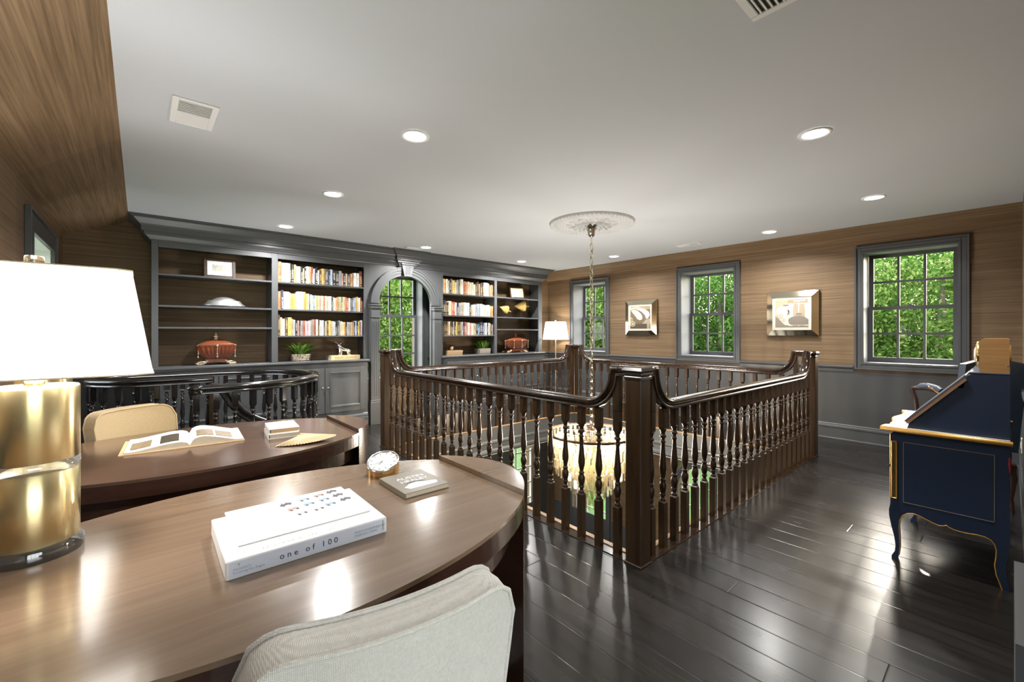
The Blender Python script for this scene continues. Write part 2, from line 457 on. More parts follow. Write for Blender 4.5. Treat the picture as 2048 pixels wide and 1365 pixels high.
# wainscot, chair rail, baseboards
def molding(ax, pos, sgn, a0, a1, prof, mb, m=0):
    """prof: (out, z) polygon; run along the wall between a0 and a1"""
    poly = [(pos+sgn*o, z) for o, z in prof]
    if ax == 'x': mb.prism([(p[0], p[1]) for p in poly], 'y', a0, a1, m)
    else: mb.prism([(p[0], p[1]) for p in poly], 'x', a0, a1, m)
RAILP = [(0,.865),(.012,.865),(.014,.90),(.03,.912),(.034,.925),(.03,.938),(.0,.942)]
BASEP = [(0,0),(.03,0),(.03,.012),(.018,.02),(.018,.14),(.024,.15),(.022,.17),(.012,.178),(.012,.19),(.0,.2)]
def runs(a0, a1, gaps):
    out = []; c = a0
    for g0, g1 in sorted(gaps):
        out.append((c, g0)); c = g1
    out.append((c, a1)); return [r for r in out if r[1]-r[0] > .01]
w = MB()
w.box(XR-.006, XR, YD, YA, .0, .87)
struct(w.build('trim_1', M['greydk']))
w = MB()
for a0, a1 in runs(YD, YA, [(4.935,5.934),(2.6,3.601),(.268,1.27)]): molding('x', XR-.006, -1, a0, a1, RAILP, w)
molding('x', XR-.006, -1, YD, YA, BASEP, w)
struct(w.build('baseboard_right', M['grey']))
w = MB(); w.box(1.47, XR, YD, YD+.014, 0, .87)
struct(w.build('trim_2', M['greydk']))
w = MB(); molding('y', YD+.012, .5, 1.47, XR-.03, RAILP, w); molding('y', YD+.012, .5, 1.47, XR-.03, BASEP, w); w.box(1.47, 2.0, YD+.012, -.0075, 0, .66)
struct(w.build('baseboard_front', M['grey']))
w = MB(); w.box(6.15, XR, YA-.006, YA, 0, .87); molding('y', YA-.006, -1, 6.15, XR-.03, RAILP, w); molding('y', YA-.006, -1, 6.15, XR-.03, BASEP, w)
w.box(XL, .1, YA-.006, YA, 0, .87); molding('y', YA-.006, -1, XL, .1, RAILP, w)
struct(w.build('baseboard_back', M['greydk']))
w = MB(); w.box(XL, XL+.006, -1.4, YA, 0, .87)
for a0, a1 in runs(-1.4, YA, [(4.54,5.9)]): molding('x', XL+.006, 1, a0, a1, RAILP, w)
molding('x', XL+.006, 1, -1.4, YA, BASEP, w)
struct(w.build('baseboard_left', M['greydk']))

# ---------------------------------------------------------------- sash windows
def sash_window(n, T, a0, a1, z0, z1, cols, rows_up, rows_lo, casing=.085, depth=.30, flip=1, mat='grey', case=True, sashmat=None):
    """T maps (a, d, z): a along the wall, d outwards from the wall face"""
    top = MB(T)
    e = casing
    if case:
        # two-step mitred casing round all four sides
        for (o0, o1, d) in ((e, e-.022, -.036), (e-.022, .022, -.022), (.022, -.004, -.030)):
            top.box(a0-o0, a0-o1, d, 0, z0-o0, z1+o0); top.box(a1+o1, a1+o0, d, 0, z0-o0, z1+o0)
            top.box(a0-o1, a1+o1, d, 0, z1+o1, z1+o0); top.box(a0-o1, a1+o1, d, 0, z0-o0, z0-o1)
    r = top.build('window_%d' % n, M[mat], bevel=.003); struct(r)
    # reveal lining
    lin = MB(T); t = .004
    lin.box(a0-.004, a0+t, -.005, depth, z0, z1); lin.box(a1-t, a1+.004, -.005, depth, z0, z1)
    lin.box(a0, a1, -.005, depth, z1-t, z1+.004); lin.box(a0, a1, -.005, depth, z0-.004, z0+t)
    lin.build('reveal', M['white'] if sashmat else M['reveal'], r)
    zm = z0 + (z1-z0)*rows_lo/(rows_lo+rows_up)
    for (nm, s0, s1, d, rows) in (('upper_sash', zm-.02, z1-.004, depth+.012, rows_up), ('lower_sash', z0+.004, zm+.02, depth-.03, rows_lo)):
        s = MB(T); st = .048; mu = .025; th = .034
        A0, A1 = a0+.006, a1-.006
        s.box(A0, A0+st, d, d+th, s0, s1); s.box(A1-st, A1, d, d+th, s0, s1)
        bt = .06 if nm == 'lower_sash' else .04; tp = .04
        s.box(A0+st, A1-st, d, d+th, s0, s0+bt); s.box(A0+st, A1-st, d, d+th, s1-tp, s1)
        for c in range(1, cols):
            a = A0+st+(A1-A0-2*st)*c/cols; s.box(a-mu/2, a+mu/2, d+.003, d+th-.003, s0+bt, s1-tp)
        for q in range(1, rows):
            z = s0+bt+(s1-s0-bt-tp)*q/rows; s.box(A0+st, A1-st, d+.005, d+th-.005, z-mu/2, z+mu/2)
        so = s.build(nm, M[sashmat or mat], r)
        g = MB(T); g.box(A0+st-.005, A1-st+.005, d+th/2-.0015, d+th/2+.0015, s0+bt-.005, s1-tp+.005)
        g.build('glass', M['pane'], so)
        if nm == 'lower_sash' and mat == 'grey':
            lk = MB(T); am = (A0+A1)/2; lk.box(am-.03, am+.03, d-.004, d+th, s1, s1+.012); lk.box(am-.008, am+.024, d+.004, d+.02, s1+.012, s1+.024)
            lk.build('sash_lock', M['grey'], so)
    return r
M['reveal'] = plain('pale reveal paint', (.30,.30,.31), .5, var=.04)
TB = lambda a, d, z: (XR+d, a, z)
TA = lambda a, d, z: (a, YA+d, z)
TC = lambda a, d, z: (XL-d, a, z)
TD = lambda a, d, z: (a, -1.4-d, z)
sash_window(1, TB, *WB[0], 3, 2, 2)
sash_window(2, TB, *WB[1], 3, 2, 2)
sash_window(3, TB, *WB[2], 3, 2, 2, depth=.24)
sash_window(4, TA, *WA[0], 4, 2, 3, depth=.20, case=False)
sash_window(5, TC, *WC[0], 3, 2, 2, casing=.16, depth=.2, sashmat='white')
sash_window(6, TD, -.5, 1.35, .35, 2.35, 4, 2, 2, depth=.2)

# ---------------------------------------------------------------- gallery edge, lower storey
LZ = -3.0
FAS = [(0,-.005),(.012,-.005),(.012,-.17),(.03,-.185),(.034,-.205),(.02,-.225),(.02,-.29),(.045,-.31),(.05,-.335),(.03,-.36),(0,-.36)]
w = MB()
w.prism([(OY1-o, z) for o, z in FAS], 'x', OX0, OX1); w.prism([(OY0+o, z) for o, z in FAS], 'x', OX0, OX1)
w.prism([(OX1-o, z) for o, z in FAS], 'y', OY0, OY1); w.prism([(OX0+o, z) for o, z in FAS], 'y', OY0, OY1)
struct(w.build('trim_3', M['greyl']) if 'greyl' in M else w.build('trim_3', M['grey']))
w = MB()
for x0, x1, y0, y1 in ((XL,XR,-1.4,OY0),(XL,XR,OY1,YA),(XL,OX0,OY0,OY1),(OX1,XR,OY0,OY1)):
    if x0 == XL and y0 == OY1: w.box(1.5, x1, y0, y1, -.38, -.30)
    else: w.box(x0, x1, y0, y1, -.38, -.30)
struct(w.build('ceiling_lower', M['ceil']))
def arch_fill(mb, T, a0, a1, zs, ztop, d0, d1, n=18, m=0):
    c = (a0+a1)/2; r = (a1-a0)/2
    pts = [(c-r*math.cos(PI*i/(n-1)), zs+r*math.sin(PI*i/(n-1))) for i in range(n)]
    poly = [(a0, ztop)] + pts + [(a1, ztop)]
    k = len(poly)
    vs = [(p[0], d0, p[1]) for p in poly] + [(p[0], d1, p[1]) for p in poly]
    for i in range(1, k-2):
        p, q = poly[i], poly[i+1]
        mb.add([(p[0],d0,p[1]),(q[0],d0,q[1]),(q[0],d0,ztop),(p[0],d0,ztop)], [(0,1,2,3)], m)
        mb.add([(p[0],d1,p[1]),(q[0],d1,q[1]),(q[0],d1,ztop),(p[0],d1,ztop)], [(3,2,1,0)], m)
        mb.add([(p[0],d0,p[1]),(q[0],d0,q[1]),(q[0],d1,q[1]),(p[0],d1,p[1])], [(3,2,1,0)], m)
def arch_window(n, T, c, hw, zs, z0):
    a0, a1 = c-hw, c+hw
    ca = MB(T)
    def ring(r0, r1, d0, d1):
        k = 20
        for i in range(k):
            t0, t1 = PI*i/k, PI*(i+1)/k
            P = lambda r, t: (c-r*math.cos(t), zs+r*math.sin(t))
            q = [P(r0,t0),P(r0,t1),P(r1,t1),P(r1,t0)]
            ca.add([(p[0],d0,p[1]) for p in q]+[(p[0],d1,p[1]) for p in q], [(0,1,2,3),(7,6,5,4),(0,4,5,1),(2,6,7,3)])
        ca.box(c-r1, c-r0, d0, d1, z0, zs); ca.box(c+r0, c+r1, d0, d1, z0, zs)
    ring(hw, hw+.05, -.03, 0); ring(hw+.05, hw+.1, -.045, 0)
    r = struct(ca.build('window_%d' % n, M['grey']))
    s = MB(T); mu = .012
    for k in (1, 2):
        a = a0+(a1-a0)*k/3; s.box(a-mu, a+mu, .1, .13, z0, zs+hw*.9)
    z = z0+.1
    while z < zs+.3: s.box(a0, a1, .1, .13, z-mu, z+mu); z += .33
    s.box(a0, a0+.04, .09, .14, z0, zs); s.box(a1-.04, a1, .09, .14, z0, zs)
    so = s.build('sash', M['white'], r)
    g = MB(T); g.box(a0, a1, .114, .117, z0, zs+hw); g.build('glass', M['pane'], so)
LB = [(5.43,.42),(3.15,.42),(.8,.42)]
w = MB(); wall_cells(w, 'x', XR, XR+.36, -1.4, YA, LZ, -.36, [(c-h, c+h, -2.9, -.75) for c, h in LB])
for c, h in LB: arch_fill(w, TB, c-h, c+h, -1.21, -.75, 0, .36)
struct(w.build('wall_lower_right', M['paper']))
for i, (c, h) in enumerate(LB): arch_window(7+i, TB, c, h, -1.21, -2.9)
LAW = [(5.98,.34),(3.15,.42)]
w = MB(); wall_cells(w, 'y', YA, YA+.36, XL, XR, LZ, -.36, [(c-h, c+h, -2.9, -.75) for c, h in LAW])
for c, h in LAW: arch_fill(w, TA, c-h, c+h, -.75-h-.02, -.75, 0, .36)
struct(w.build('wall_lower_back', M['paper']))
for i, (c, h) in enumerate(LAW): arch_window(10+i, TA, c, h, -.77-h, -2.9)
w = MB()
for a0, a1 in ((4.95,5.55),(6.42,6.68)):
    w.box(a0, a1, YA-.06, YA, LZ, -.38); w.box(a0-.02, a1+.02, YA-.08, YA, -.62, -.5)
w.box(XR-.02, XR, -1.4, YA, LZ, -2.2); w.box(XL, XR, YA-.02, YA, LZ, -2.2)
struct(w.build('trim_4', M['grey']))
w = MB(); w.box(XL-.1, XL, -1.4, YA, LZ, -.3); w.box(XL, XR, -1.5, -1.4, LZ, -.3); struct(w.build('wall_lower_left', M['paper']))
w = MB(); w.box(XL, XR, -1.4, YA, LZ-.1, LZ); struct(w.build('floor_lower', M['floor']))

# ---------------------------------------------------------------- crown on the bookcase wall
def crown_run(mb, x0, x1, yf, p0, ends=True):
    """crown profile: (projection, z); mitred returns at both ends"""
    prof = [(0,2.375),(.012,2.375),(.016,2.388),(.05,2.425),(.062,2.432),(.062,2.462),(.085,2.462),(.085,2.515),(.095,2.522),(.10,2.532),(.15,2.585),(.165,2.59),(.165,2.602),(.19,2.606),(.19,CZ)]
    n = len(prof)
    L = [(x0-o, yf-o, z) for o, z in prof]; R = [(x1+o, yf-o, z) for o, z in prof]
    LB_ = [(x0-o, YA, z) for o, z in prof]; RB_ = [(x1+o, YA, z) for o, z in prof]
    for A, B in ((LB_, L), (L, R), (R, RB_)):
        mb.add(A+B, [(i, n+i, n+i+1, i+1) for i in range(n-1)])
w = MB(); crown_run(w, .094, 6.15, 6.19, 0)
cr = struct(w.build('trim_5', M['grey']))
# crown break over the keystone
w = MB(); crown_run(w, 3.03, 3.275, 6.15, 0); w.build('crown_break', M['grey'], cr)
YF = 6.19
def bookcase(label, x0, x1, div, shelvesL, shelvesR, s0, s1):
    t = thing('bookcase', label, 'bookcase', (0,0,0), 0, 'built-in bookcases beside the arched window')
    f = MB()
    f.box(x0, x0+s0, YF, YF+.022, .965, 2.38); f.box(x1-s1, x1, YF, YF+.022, .965, 2.38)
    f.box(div[0], div[1], YF, YF+.022, .965, 2.38)
    f.box(x0+s0, div[0], YF, YF+.022, 2.308, 2.38); f.box(div[1], x1-s1, YF, YF+.022, 2.308, 2.38)
    f.build('face_frame', M['grey'], t, .002)
    sd = MB()
    sd.box(x0, x0+.018, YF+.022, YA, .965, 2.38); sd.build('side_panel', M['grey'], t)
    sd = MB(); sd.box(x1-.018, x1, YF+.022, YA, .965, 2.38); sd.build('side_panel', M['grey'], t)
    sd = MB(); sd.box(div[0]+.012, div[1]-.012, YF+.022, YA, .965, 2.38); sd.build('partition', M['grey'], t)
    sd = MB(); sd.box(x0+.018, x1-.018, YF+.02, YA, 2.345, 2.375); sd.build('top_board', M['grey'], t)
    for z in shelvesL:
        s = MB(); s.box(x0+.018, div[0]+.012, YF+.004, YA-.002, z-.022, z); s.build('shelf', M['grey'], t, .003)
    for z in shelvesR:
        s = MB(); s.box(div[1]-.012, x1-.018, YF+.004, YA-.002, z-.022, z); s.build('shelf', M['grey'], t, .003)
    return t
bookcase('dark grey built-in bookcase between the brass desk lamp and the arched window', .094, 2.548, (1.278,1.35), (2.017,1.662,1.417), (2.017,1.66,1.312), .06, .068)
bookcase('dark grey built-in bookcase between the arched window and the floor lamp', 3.757, 6.151, (4.922,4.985), (2.017,1.648,1.309), (2.017,1.645,1.417), .07, .098)

def base_cabinet(label, x0, x1, edges, ctop):
    t = thing('base_cabinet', label, 'cabinet', (0,0,0), 0, 'base cabinets under the bookcases')
    b = MB(); b.box(x0, x1, 6.10, YA-.01, .0, .93); b.build('carcass', M['grey'], t)
    p = MB(); molding('y', 6.10, -1, x0, x1, [(0,0),(.03,0),(.03,.13),(.022,.15),(.022,.17),(.01,.19),(.0,.2)], p); p.build('plinth', M['grey'], t)
    c = MB(); c.prism([(YA,.93),(6.09,.93),(6.078,.94),(6.055,.955),(6.05,.968),(6.055,.976),(YA,.976)] if False else [(YA-.003,.925),(6.085,.925),(6.08,.935),(6.062,.942),(6.062,.965),(YA-.003,.965)], 'x', ctop[0], ctop[1]); c.build('countertop', M['grey'], t, .003)
    for i in range(len(edges)-1):
        a, z = edges[i]+.004, edges[i+1]-.004
        d = MB(); y = 6.10; f = .062
        d.box(a, a+f, y-.02, y, .25, .865); d.box(z-f, z, y-.02, y, .25, .865); d.box(a+f, z-f, y-.02, y, .805, .865); d.box(a+f, z-f, y-.02, y, .25, .325)
        d.box(a+f, z-f, y-.008, y, .325, .805)
        do = d.build('door', M['grey'], t, .002)
        m = MB()
        for k, (o, dp) in enumerate(((0,.026),(.012,.018))):
            A, B, C, D = a+f+o, z-f-o, .325+o, .805-o
            for q in ((A,A+.012,C,D),(B-.012,B,C,D),(A+.012,B-.012,C,C+.012),(A+.012,B-.012,D-.012,D)): m.box(q[0], q[1], y-dp, y-.004, q[2], q[3])
        m.build('panel_molding', M['grey'], do, .002)
        k = MB(); kx = z-.03 if i % 2 == 0 else a+.03
        prof = [(0,.006),(.012,.006),(.016,.013),(.024,.016),(.032,.012),(.035,.0)]
        n = MB(lambda x, y_, z_: (kx+x, y-.02-z_, .60+y_)); n.lathe(prof, seg=12); n.build('knob', M['nickel'], do)
    return t
base_cabinet('grey base cabinet with round knobs behind the black curved stair rail', .094, 2.50, [.10,.70,1.30,1.90,2.46], (.07,2.52))
base_cabinet('grey base cabinet behind the far run of gallery balusters', 3.80, 6.12, [3.84,4.40,4.96,5.52,6.08], (3.735,6.125))

# ---------------------------------------------------------------- arched surround
t = thing('arched_surround', 'grey arched surround with fluted pilasters and keystone framing the tall window', 'arch')
AC, AR, AZ = 3.152, .447, 1.79
f = MB(); x0, x1 = 2.548, 3.757; n = 32
pts = [(AC-AR*math.cos(PI*i/n), AZ+AR*math.sin(PI*i/n)) for i in range(n+1)]
for i in range(n):
    p, q = pts[i], pts[i+1]
    f.add([(p[0],YF,p[1]),(q[0],YF,q[1]),(q[0],YF,2.38),(p[0],YF,2.38)], [(0,1,2,3)])
f.add([(x0,YF,0),(AC-AR,YF,0),(AC-AR,YF,2.38),(x0,YF,2.38)], [(0,1,2,3)]); f.add([(AC+AR,YF,0),(x1,YF,0),(x1,YF,2.38),(AC+AR,YF,2.38)], [(0,1,2,3)])
f.build('face_panel', M['grey'], t)
s = MB()
jp = [(AC-AR, 0)] + pts + [(AC+AR, 0)]
for i in range(len(jp)-1):
    p, q = jp[i], jp[i+1]; s.add([(p[0],YF,p[1]),(q[0],YF,q[1]),(q[0],YF+.045,q[1]),(p[0],YF+.045,p[1])], [(0,1,2,3)], 0, True)
s.build('jamb_lining', M['grey'], t)
s = MB(); s.box(2.548, 3.757, YF, YA, 2.372, 2.38); s.box(2.548, 2.552, YF+.03, YA, 0, 2.37); s.box(3.753, 3.757, YF+.03, YA, 0, 2.37); s.build('niche_lining', M['greydk'], t)
c = MB()
for x0_, x1_ in ((3.64,3.76),(2.54,2.66)):
    c.box(x0_, x1_, YA-.02, YA, .0, 2.34); c.box(x0_+.03, x1_-.03, YA-.035, YA, .0, 2.34)
c.build('window_casing', M['greydk'], t)
def ring_prism(mb, r0, r1, y0, y1, k=40):
    for i in range(k):
        t0, t1 = PI*i/k, PI*(i+1)/k
        P = lambda r, a: (AC-r*math.cos(a), AZ+r*math.sin(a))
        q = [P(r0,t0),P(r0,t1),P(r1,t1),P(r1,t0)]
        mb.add([(p[0],y0,p[1]) for p in q]+[(p[0],y1,p[1]) for p in q], [(0,1,2,3),(0,4,5,1),(2,6,7,3)])
a = MB(); ring_prism(a, AR, AR+.045, YF-.018, YF); ring_prism(a, AR+.045, AR+.085, YF-.028, YF); ring_prism(a, AR+.085, AR+.12, YF-.04, YF); ring_prism(a, AR+.12, AR+.135, YF-.05, YF)
a.build('archivolt', M['grey'], t)
for px0, px1 in ((2.555,2.69),(3.614,3.749)):
    p = MB(); y = YF-.085
    p.box(px0, px1, y, YF, .36, 1.58)
    p.box(px0-.012, px1+.012, y-.015, YF, .0, .33); p.box(px0-.006, px1+.006, y-.008, YF, .33, .36)
    p.box(px0-.008, px1+.008, y-.01, YF, 1.575, 1.59); p.box(px0, px1, y-.004, YF, 1.59, 1.70)
    p.box(px0-.006, px1+.006, y-.012, YF, 1.70, 1.715); p.box(px0-.012, px1+.012, y-.02, YF, 1.715, 1.75); p.box(px0-.02, px1+.02, y-.03, YF, 1.75, 1.77)
    po = p.build('pilaster', M['grey'], t, .003)
    fl = MB()
    for k in range(4):
        cx = px0+.02+.0317*k
        fl.box(cx-.004, cx+.004, y-.006, y, .42, 1.52); 
    fl.build('fluting', M['grey'], po, .002)
k = MB(); k.prism([(AC-.062,2.225),(AC+.062,2.225),(AC+.10,2.40),(AC-.10,2.40)], 'y', YF-.075, YF); k.box(AC-.115, AC+.115, YF-.09, YF, 2.40, 2.425)
for q in (-.03, 0, .03): k.box(AC+q-.005, AC+q+.005, YF-.082, YF-.074, 2.255, 2.38)
k.build('keystone', M['grey'], t, .003)

# ---------------------------------------------------------------- books
PAL = {  # letter: (cover, title, word)
 'o': ((.52,.13,.035),(.10,.02,.01),'orange-red'), 'O': ((.62,.28,.07),(.25,.08,.02),'amber orange'), 'c': ((.68,.56,.34),(.30,.18,.08),'cream'),
 'i': ((.76,.72,.62),(.35,.30,.25),'ivory'), 'k': ((.018,.018,.02),(.55,.50,.40),'black'), 'y': ((.60,.36,.06),(.25,.13,.02),'ochre'),
 'Y': ((.72,.55,.08),(.35,.22,.03),'yellow'), 'w': ((.78,.78,.78),(.22,.22,.25),'white'), 'g': ((.36,.37,.38),(.12,.12,.13),'grey'), 'r': ((.42,.045,.035),(.65,.5,.35),'red'),
 'b': ((.06,.22,.42),(.6,.65,.7),'blue'), 'l': ((.50,.58,.72),(.15,.2,.4),'pale blue'), 'p': ((.58,.28,.28),(.3,.08,.1),'rose'),
 'n': ((.045,.045,.10),(.5,.5,.6),'navy'), 'm': ((.17,.035,.012),(.55,.38,.15),'mahogany'), 'e': ((.15,.14,.07),(.5,.42,.2),'olive'),
 't': ((.08,.32,.30),(.7,.7,.6),'teal'), 'h': ((.085,.05,.028),(.50,.36,.16),'dark brown'), 'f': ((.44,.33,.20),(.2,.12,.06),'tan'), 'd': ((.07,.068,.07),(.4,.4,.4),'charcoal')}
for q, (a, b, wd) in PAL.items(): PAL[q] = (bookmat('book cloth '+wd, a, b), wd)
ORD1 = 'zeroth first second third fourth fifth sixth seventh eighth ninth tenth eleventh twelfth thirteenth fourteenth fifteenth sixteenth seventeenth eighteenth nineteenth'.split()
TENS = {2:'twent',3:'thirt',4:'fort',5:'fift'}
def ordinal(n):
    if n < 20: return ORD1[n]
    a, b = divmod(n, 10)
    return TENS[a]+'ieth' if b == 0 else TENS[a]+'y-'+ORD1[b]
def book_mesh(x, w, h, d, z, mat, lean=0):
    m = MB(); y = 6.222; hw = w/2-.0006
    bow = min(.006, w*.2)
    prof = [(-hw, y+d), (-hw, y+.004), (-hw*.6, y-bow*.7), (0, y-bow), (hw*.6, y-bow*.7), (hw, y+.004), (hw, y+d)]
    m.prism(prof, 'z', 0, h)
    b = .003
    m.box(-hw+b, hw-b, y+.006, y+d-.004, h-.0, h+.0004, 1)
    o = m.build('book', [mat, M['papere']], None); o.location = (x, 0, z)
    return o
def shelf_books(seq, x0, x1, z, shelf, where, arch_right):
    """seq: tokens colour+height(mm/10)+width; labels count from the arched window"""
    tok = seq.split(); tot = sum(int(q[3:]) for q in tok); n = len(tok); x = x0; sc = (x1-x0)/tot
    for i, q in enumerate(tok):
        wd = int(q[3:])*sc; h = int(q[1:3])/100.; mat, cw = PAL[q[0]]
        o = book_mesh(x+wd/2, wd, h, random.uniform(.13,.17), z, mat)
        k = n-i if arch_right else i+1
        sz = ('tall ' if h >= .25 else 'short ' if h <= .19 else '')+('thick ' if wd > .04 else 'thin ' if wd < .02 else '')
        tag(o, '%s%s book %s from the arch, %s shelf above the %s' % (sz, cw, ordinal(k), shelf, where), 'book', 'books on the %s shelf above the %s' % (shelf, where))
        x += wd
BULL, BALL = 'silver bull', 'brass ball'
shelf_books('o2670 c2570 i2585 k2522 k2448 y2445 w2240 i2245 k2242 c2028 k2138 w2355 O2350 r2328 l2142 k2350 w1932 h1945 y2270 d2275 n2036 l2250 k2160 k2168 g2165 p1832 k1848 c1840 d1764 O1856 k1810 i2065 w2068 m2382', 1.356, 2.476, 2.017, 'top', BULL, True)
shelf_books('O2358 n2548 w2325 i2328 i2330 w2332 c2230 y2140 Y2150 g2132 w2465 w2445 i2432 y2440 Y2230 c2225 w2218 k2216 l2140 c2030 b2034 c2030 y2028 c2030 f2042 w2055 o1928 i2034 c2034 i2036 w2040 d2036 c1930 i1832 O1836 f1834 c2030 c2022 t2034 Y2040 p2022 r2028 r1940 i1944 g1825 h1834 b1936 l1930 f1926 Y2140 i2046 m2138 p1524', 1.356, 2.476, 1.66, 'middle', BULL, True)
shelf_books('h2740 c2435 i2255 h2450 Y2470 f2230 l2135 k2040 p2032 h2028 g2044 o2045 l2026 p1940 w2036 g2132 f2240 o2230 i2248 h2224 w2140 i2148 d2020 c2042 h2032 Y2150 c2032 w2035 l1928 k2030 d2040 g2126 c2046 c1936 O1932 k1928 g1946 f1940 c1934 y1936 n2026 l2136 k2024 Y2036 p2030 w2240', 1.356, 2.476, 1.312, 'bottom', BULL, True)
shelf_books('i2426 O2448 c2436 g2228 k2430 f2524 Y2350 c2028 g2440 e2432 i2660 o2346 O2234 c2345 i2240 c2242 i1940 h2232 h2428 f2140 h2342 h2434 i2448 i2436 c2330 e2036 O2128 m2124', 3.832, 4.918, 2.017, 'top', BALL, False)
shelf_books('k2530 k2534 h2430 k2236 c2456 r2334 r2340 w2234 k2140 g2132 g2240 f2338 i2348 w2232 l2342 k2130 c1940 i2056 g2036 l2248 g2130 w2240 i2150 c1940 w2034 l2130 w2026 O1938 O1936', 3.832, 4.918, 1.648, 'middle', BALL, False)
shelf_books('h2430 h2442 h2332 f2326 c2324 h2434 k2328 f2324 k2432 Y2334 h2330 h2324 e2330 g2332 k2228 r2344 f2232 i2236 p2128 w2130 c2028 f2130 g2026 k2136 b2030 k2226 n2344 n2236 g2234 l2238 k2224 i2236 f2124 h2030 g1926', 3.832, 4.918, 1.309, 'bottom', BALL, False)
# ---------------------------------------------------------------- things on the shelves
def picture_frame(name, label, cat, w, h, fw, mat_f, mat_m, inner=None, M4=None, depth=.02):
    t = thing(name, label, cat)
    f = MB(); d = depth
    f.box(-w/2, -w/2+fw, 0, d, 0, h); f.box(w/2-fw, w/2, 0, d, 0, h); f.box(-w/2+fw, w/2-fw, 0, d, h-fw, h); f.box(-w/2+fw, w/2-fw, 0, d, 0, fw)
    f.build('frame', mat_f, t, .003)
    p = MB(); p.box(-w/2+fw, w/2-fw, d*.45, d*.7, fw, h-fw); p.build('mat_board', mat_m, t)
    t.matrix_world = M4
    return t
def easel(t, h, d=.02):
    b = MB(); b.prism([(d,.0+h*.75),(d+.09,0.004),(d+.1,.0),(d+.004,h*.75)], 'x', -.03, .03); b.build('back_strut', M['black'], t)
lean = lambda x, y, z, rz, rx: Matrix.Translation((x,y,z)) @ Matrix.Rotation(rz,4,'Z') @ Matrix.Rotation(rx,4,'X')
t = picture_frame('picture_frame', 'small brown wooden frame with a white matted drawing, leaning on an upper shelf', 'picture', .325, .245, .035, wood('brown frame', (.05,.03,.02), (.10,.065,.045), 0, .4), M['paperw'], M4=lean(.742, 6.31, 2.017, .0, -.12))
p = MB(); p.box(-.075, .075, .007, .009, .085, .165); p.build('drawing', plain('pencil drawing', (.50,.50,.44), .7, var=.5, vs=40), t); easel(t, .24)
t = picture_frame('picture_frame', 'tilted bronze frame with a blank cream sheet beside the shelves near the floor lamp', 'picture', .35, .245, .03, M['bronze'], plain('cream sheet', (.72,.62,.42), .6), M4=lean(5.60, 6.30, 2.017, -.1, -.2)); easel(t, .24)
# silver covered dish
M['silver2'] = plain('brushed silver', (.88,.88,.88), .32, .9, .02, 12)
t = thing('serving_dish', 'polished silver covered serving dish with a curved lid on the open shelves', 'dish', (.79, 6.36, 1.662))
b = MB(); b.lathe([(0,.17),(.006,.245),(.014,.245),(.02,.22)], seg=40, sx=1, sy=.5); b.build('base', M['black'], t)
d = MB(); d.lathe([(.02,.222),(.026,.225),(.045,.195),(.075,.172),(.085,.165),(.086,.12)], seg=40, sy=.5); d.build('body', M['silver2'], t)
l = MB(); l.lathe([(.086,.135),(.10,.115),(.118,.075),(.128,.03),(.13,.001)], seg=32, sy=.5); l.build('lid', M['silver2'], t)
# ribbed casket
def casket(name, label, loc, ribbed, w, d, h):
    t = thing(name, label, 'box', loc)
    N = 306 if ribbed else 96
    def fn(tt, z):
        c, s = abs(math.cos(tt)), abs(math.sin(tt))
        sq = 1/(c**9+s**9)**(1/9) if ribbed else 1/(c**2.5+s**2.5)**.4
        return sq*(1+(.035*math.cos(tt*34) if ribbed and .07 < z < .2 else 0))
    zz = lambda k: h*k
    body = MB(); body.lathe([(zz(.17),.20),(zz(.20),.27),(zz(.27),.36),(zz(.38),.44),(zz(.5),.48),(zz(.57),.49),(zz(.585),.50),(zz(.62),.50)], seg=N, sx=w, sy=d, fn=fn); body.build('body', M['terra'], t)
    lid = MB(); lid.lathe([(zz(.62),.46),(zz(.645),.47),(zz(.66),.44),(zz(.72),.31),(zz(.77),.18),(zz(.80),.06)], seg=48, sx=w, sy=d, fn=fn); lo = lid.build('lid', M['terra'], t)
    fi = MB(); fi.lathe([(zz(.795),.006),(zz(.80),.022),(zz(.82),.014),(zz(.84),.02),(zz(.885),.03),(zz(.92),.02),(zz(.95),.006),(zz(.965),.012),(zz(.985),.009),(zz(1.0),.001)], seg=14); fi.build('finial', M['silvgold'] if ribbed else M['terra'], lo)
    st = MB(); st.prism([(-w*.30,.035),(-w*.34,.02),(-w*.25,.022),(-w*.12,.03),(0,.032),(w*.12,.03),(w*.25,.022),(w*.34,.02),(w*.30,.035),(w*.27,h*.18),(-w*.27,h*.18)], 'y', -d*.26, d*.26); st.build('stand', M['terra'], t)
    for sx in (-1,1):
        for sy in (-1,1):
            f = MB(); cx, cy = sx*w*.34, sy*d*.27
            pts = [(cx+sx*(.045*math.cos(a)*(1-a/9)), cy, .022+.02*math.sin(a)*(1-a/9)) for a in [k*.5 for k in range(0, 15)]]
            f.tube(pts, .008, 6); f.tube([(cx-sx*.05,cy,.05),(cx-sx*.02,cy,.03),(cx+sx*.02,cy,.009),(cx+sx*.05,cy,.01)], .009, 6); f.sphere((cx+sx*.052,cy,.014), .014, 8, 6)
            f.build('foot', M['silvgold'], t)
    for (tx, ty) in ((-w*.46,-d*.40),(0,-d*.51),(w*.46,-d*.40)) if ribbed else ((-w*.24,-d*.5),(.06,-d*.51),(w*.49,-d*.2),(-w*.49,-d*.2)):
        g = MB(); z1 = h*.60
        g.sphere((tx,ty,z1), .014, 8, 6)
        for k in range(7): g.sphere((tx, ty-.002, z1-.016-.014*k), .0062, 6, 4)
        g.lathe([(z1-.145,.004),(z1-.135,.009),(z1-.115,.004)], (tx,ty,0), 8)
        g.build('tassel', M['silvgold'], t)
    return t
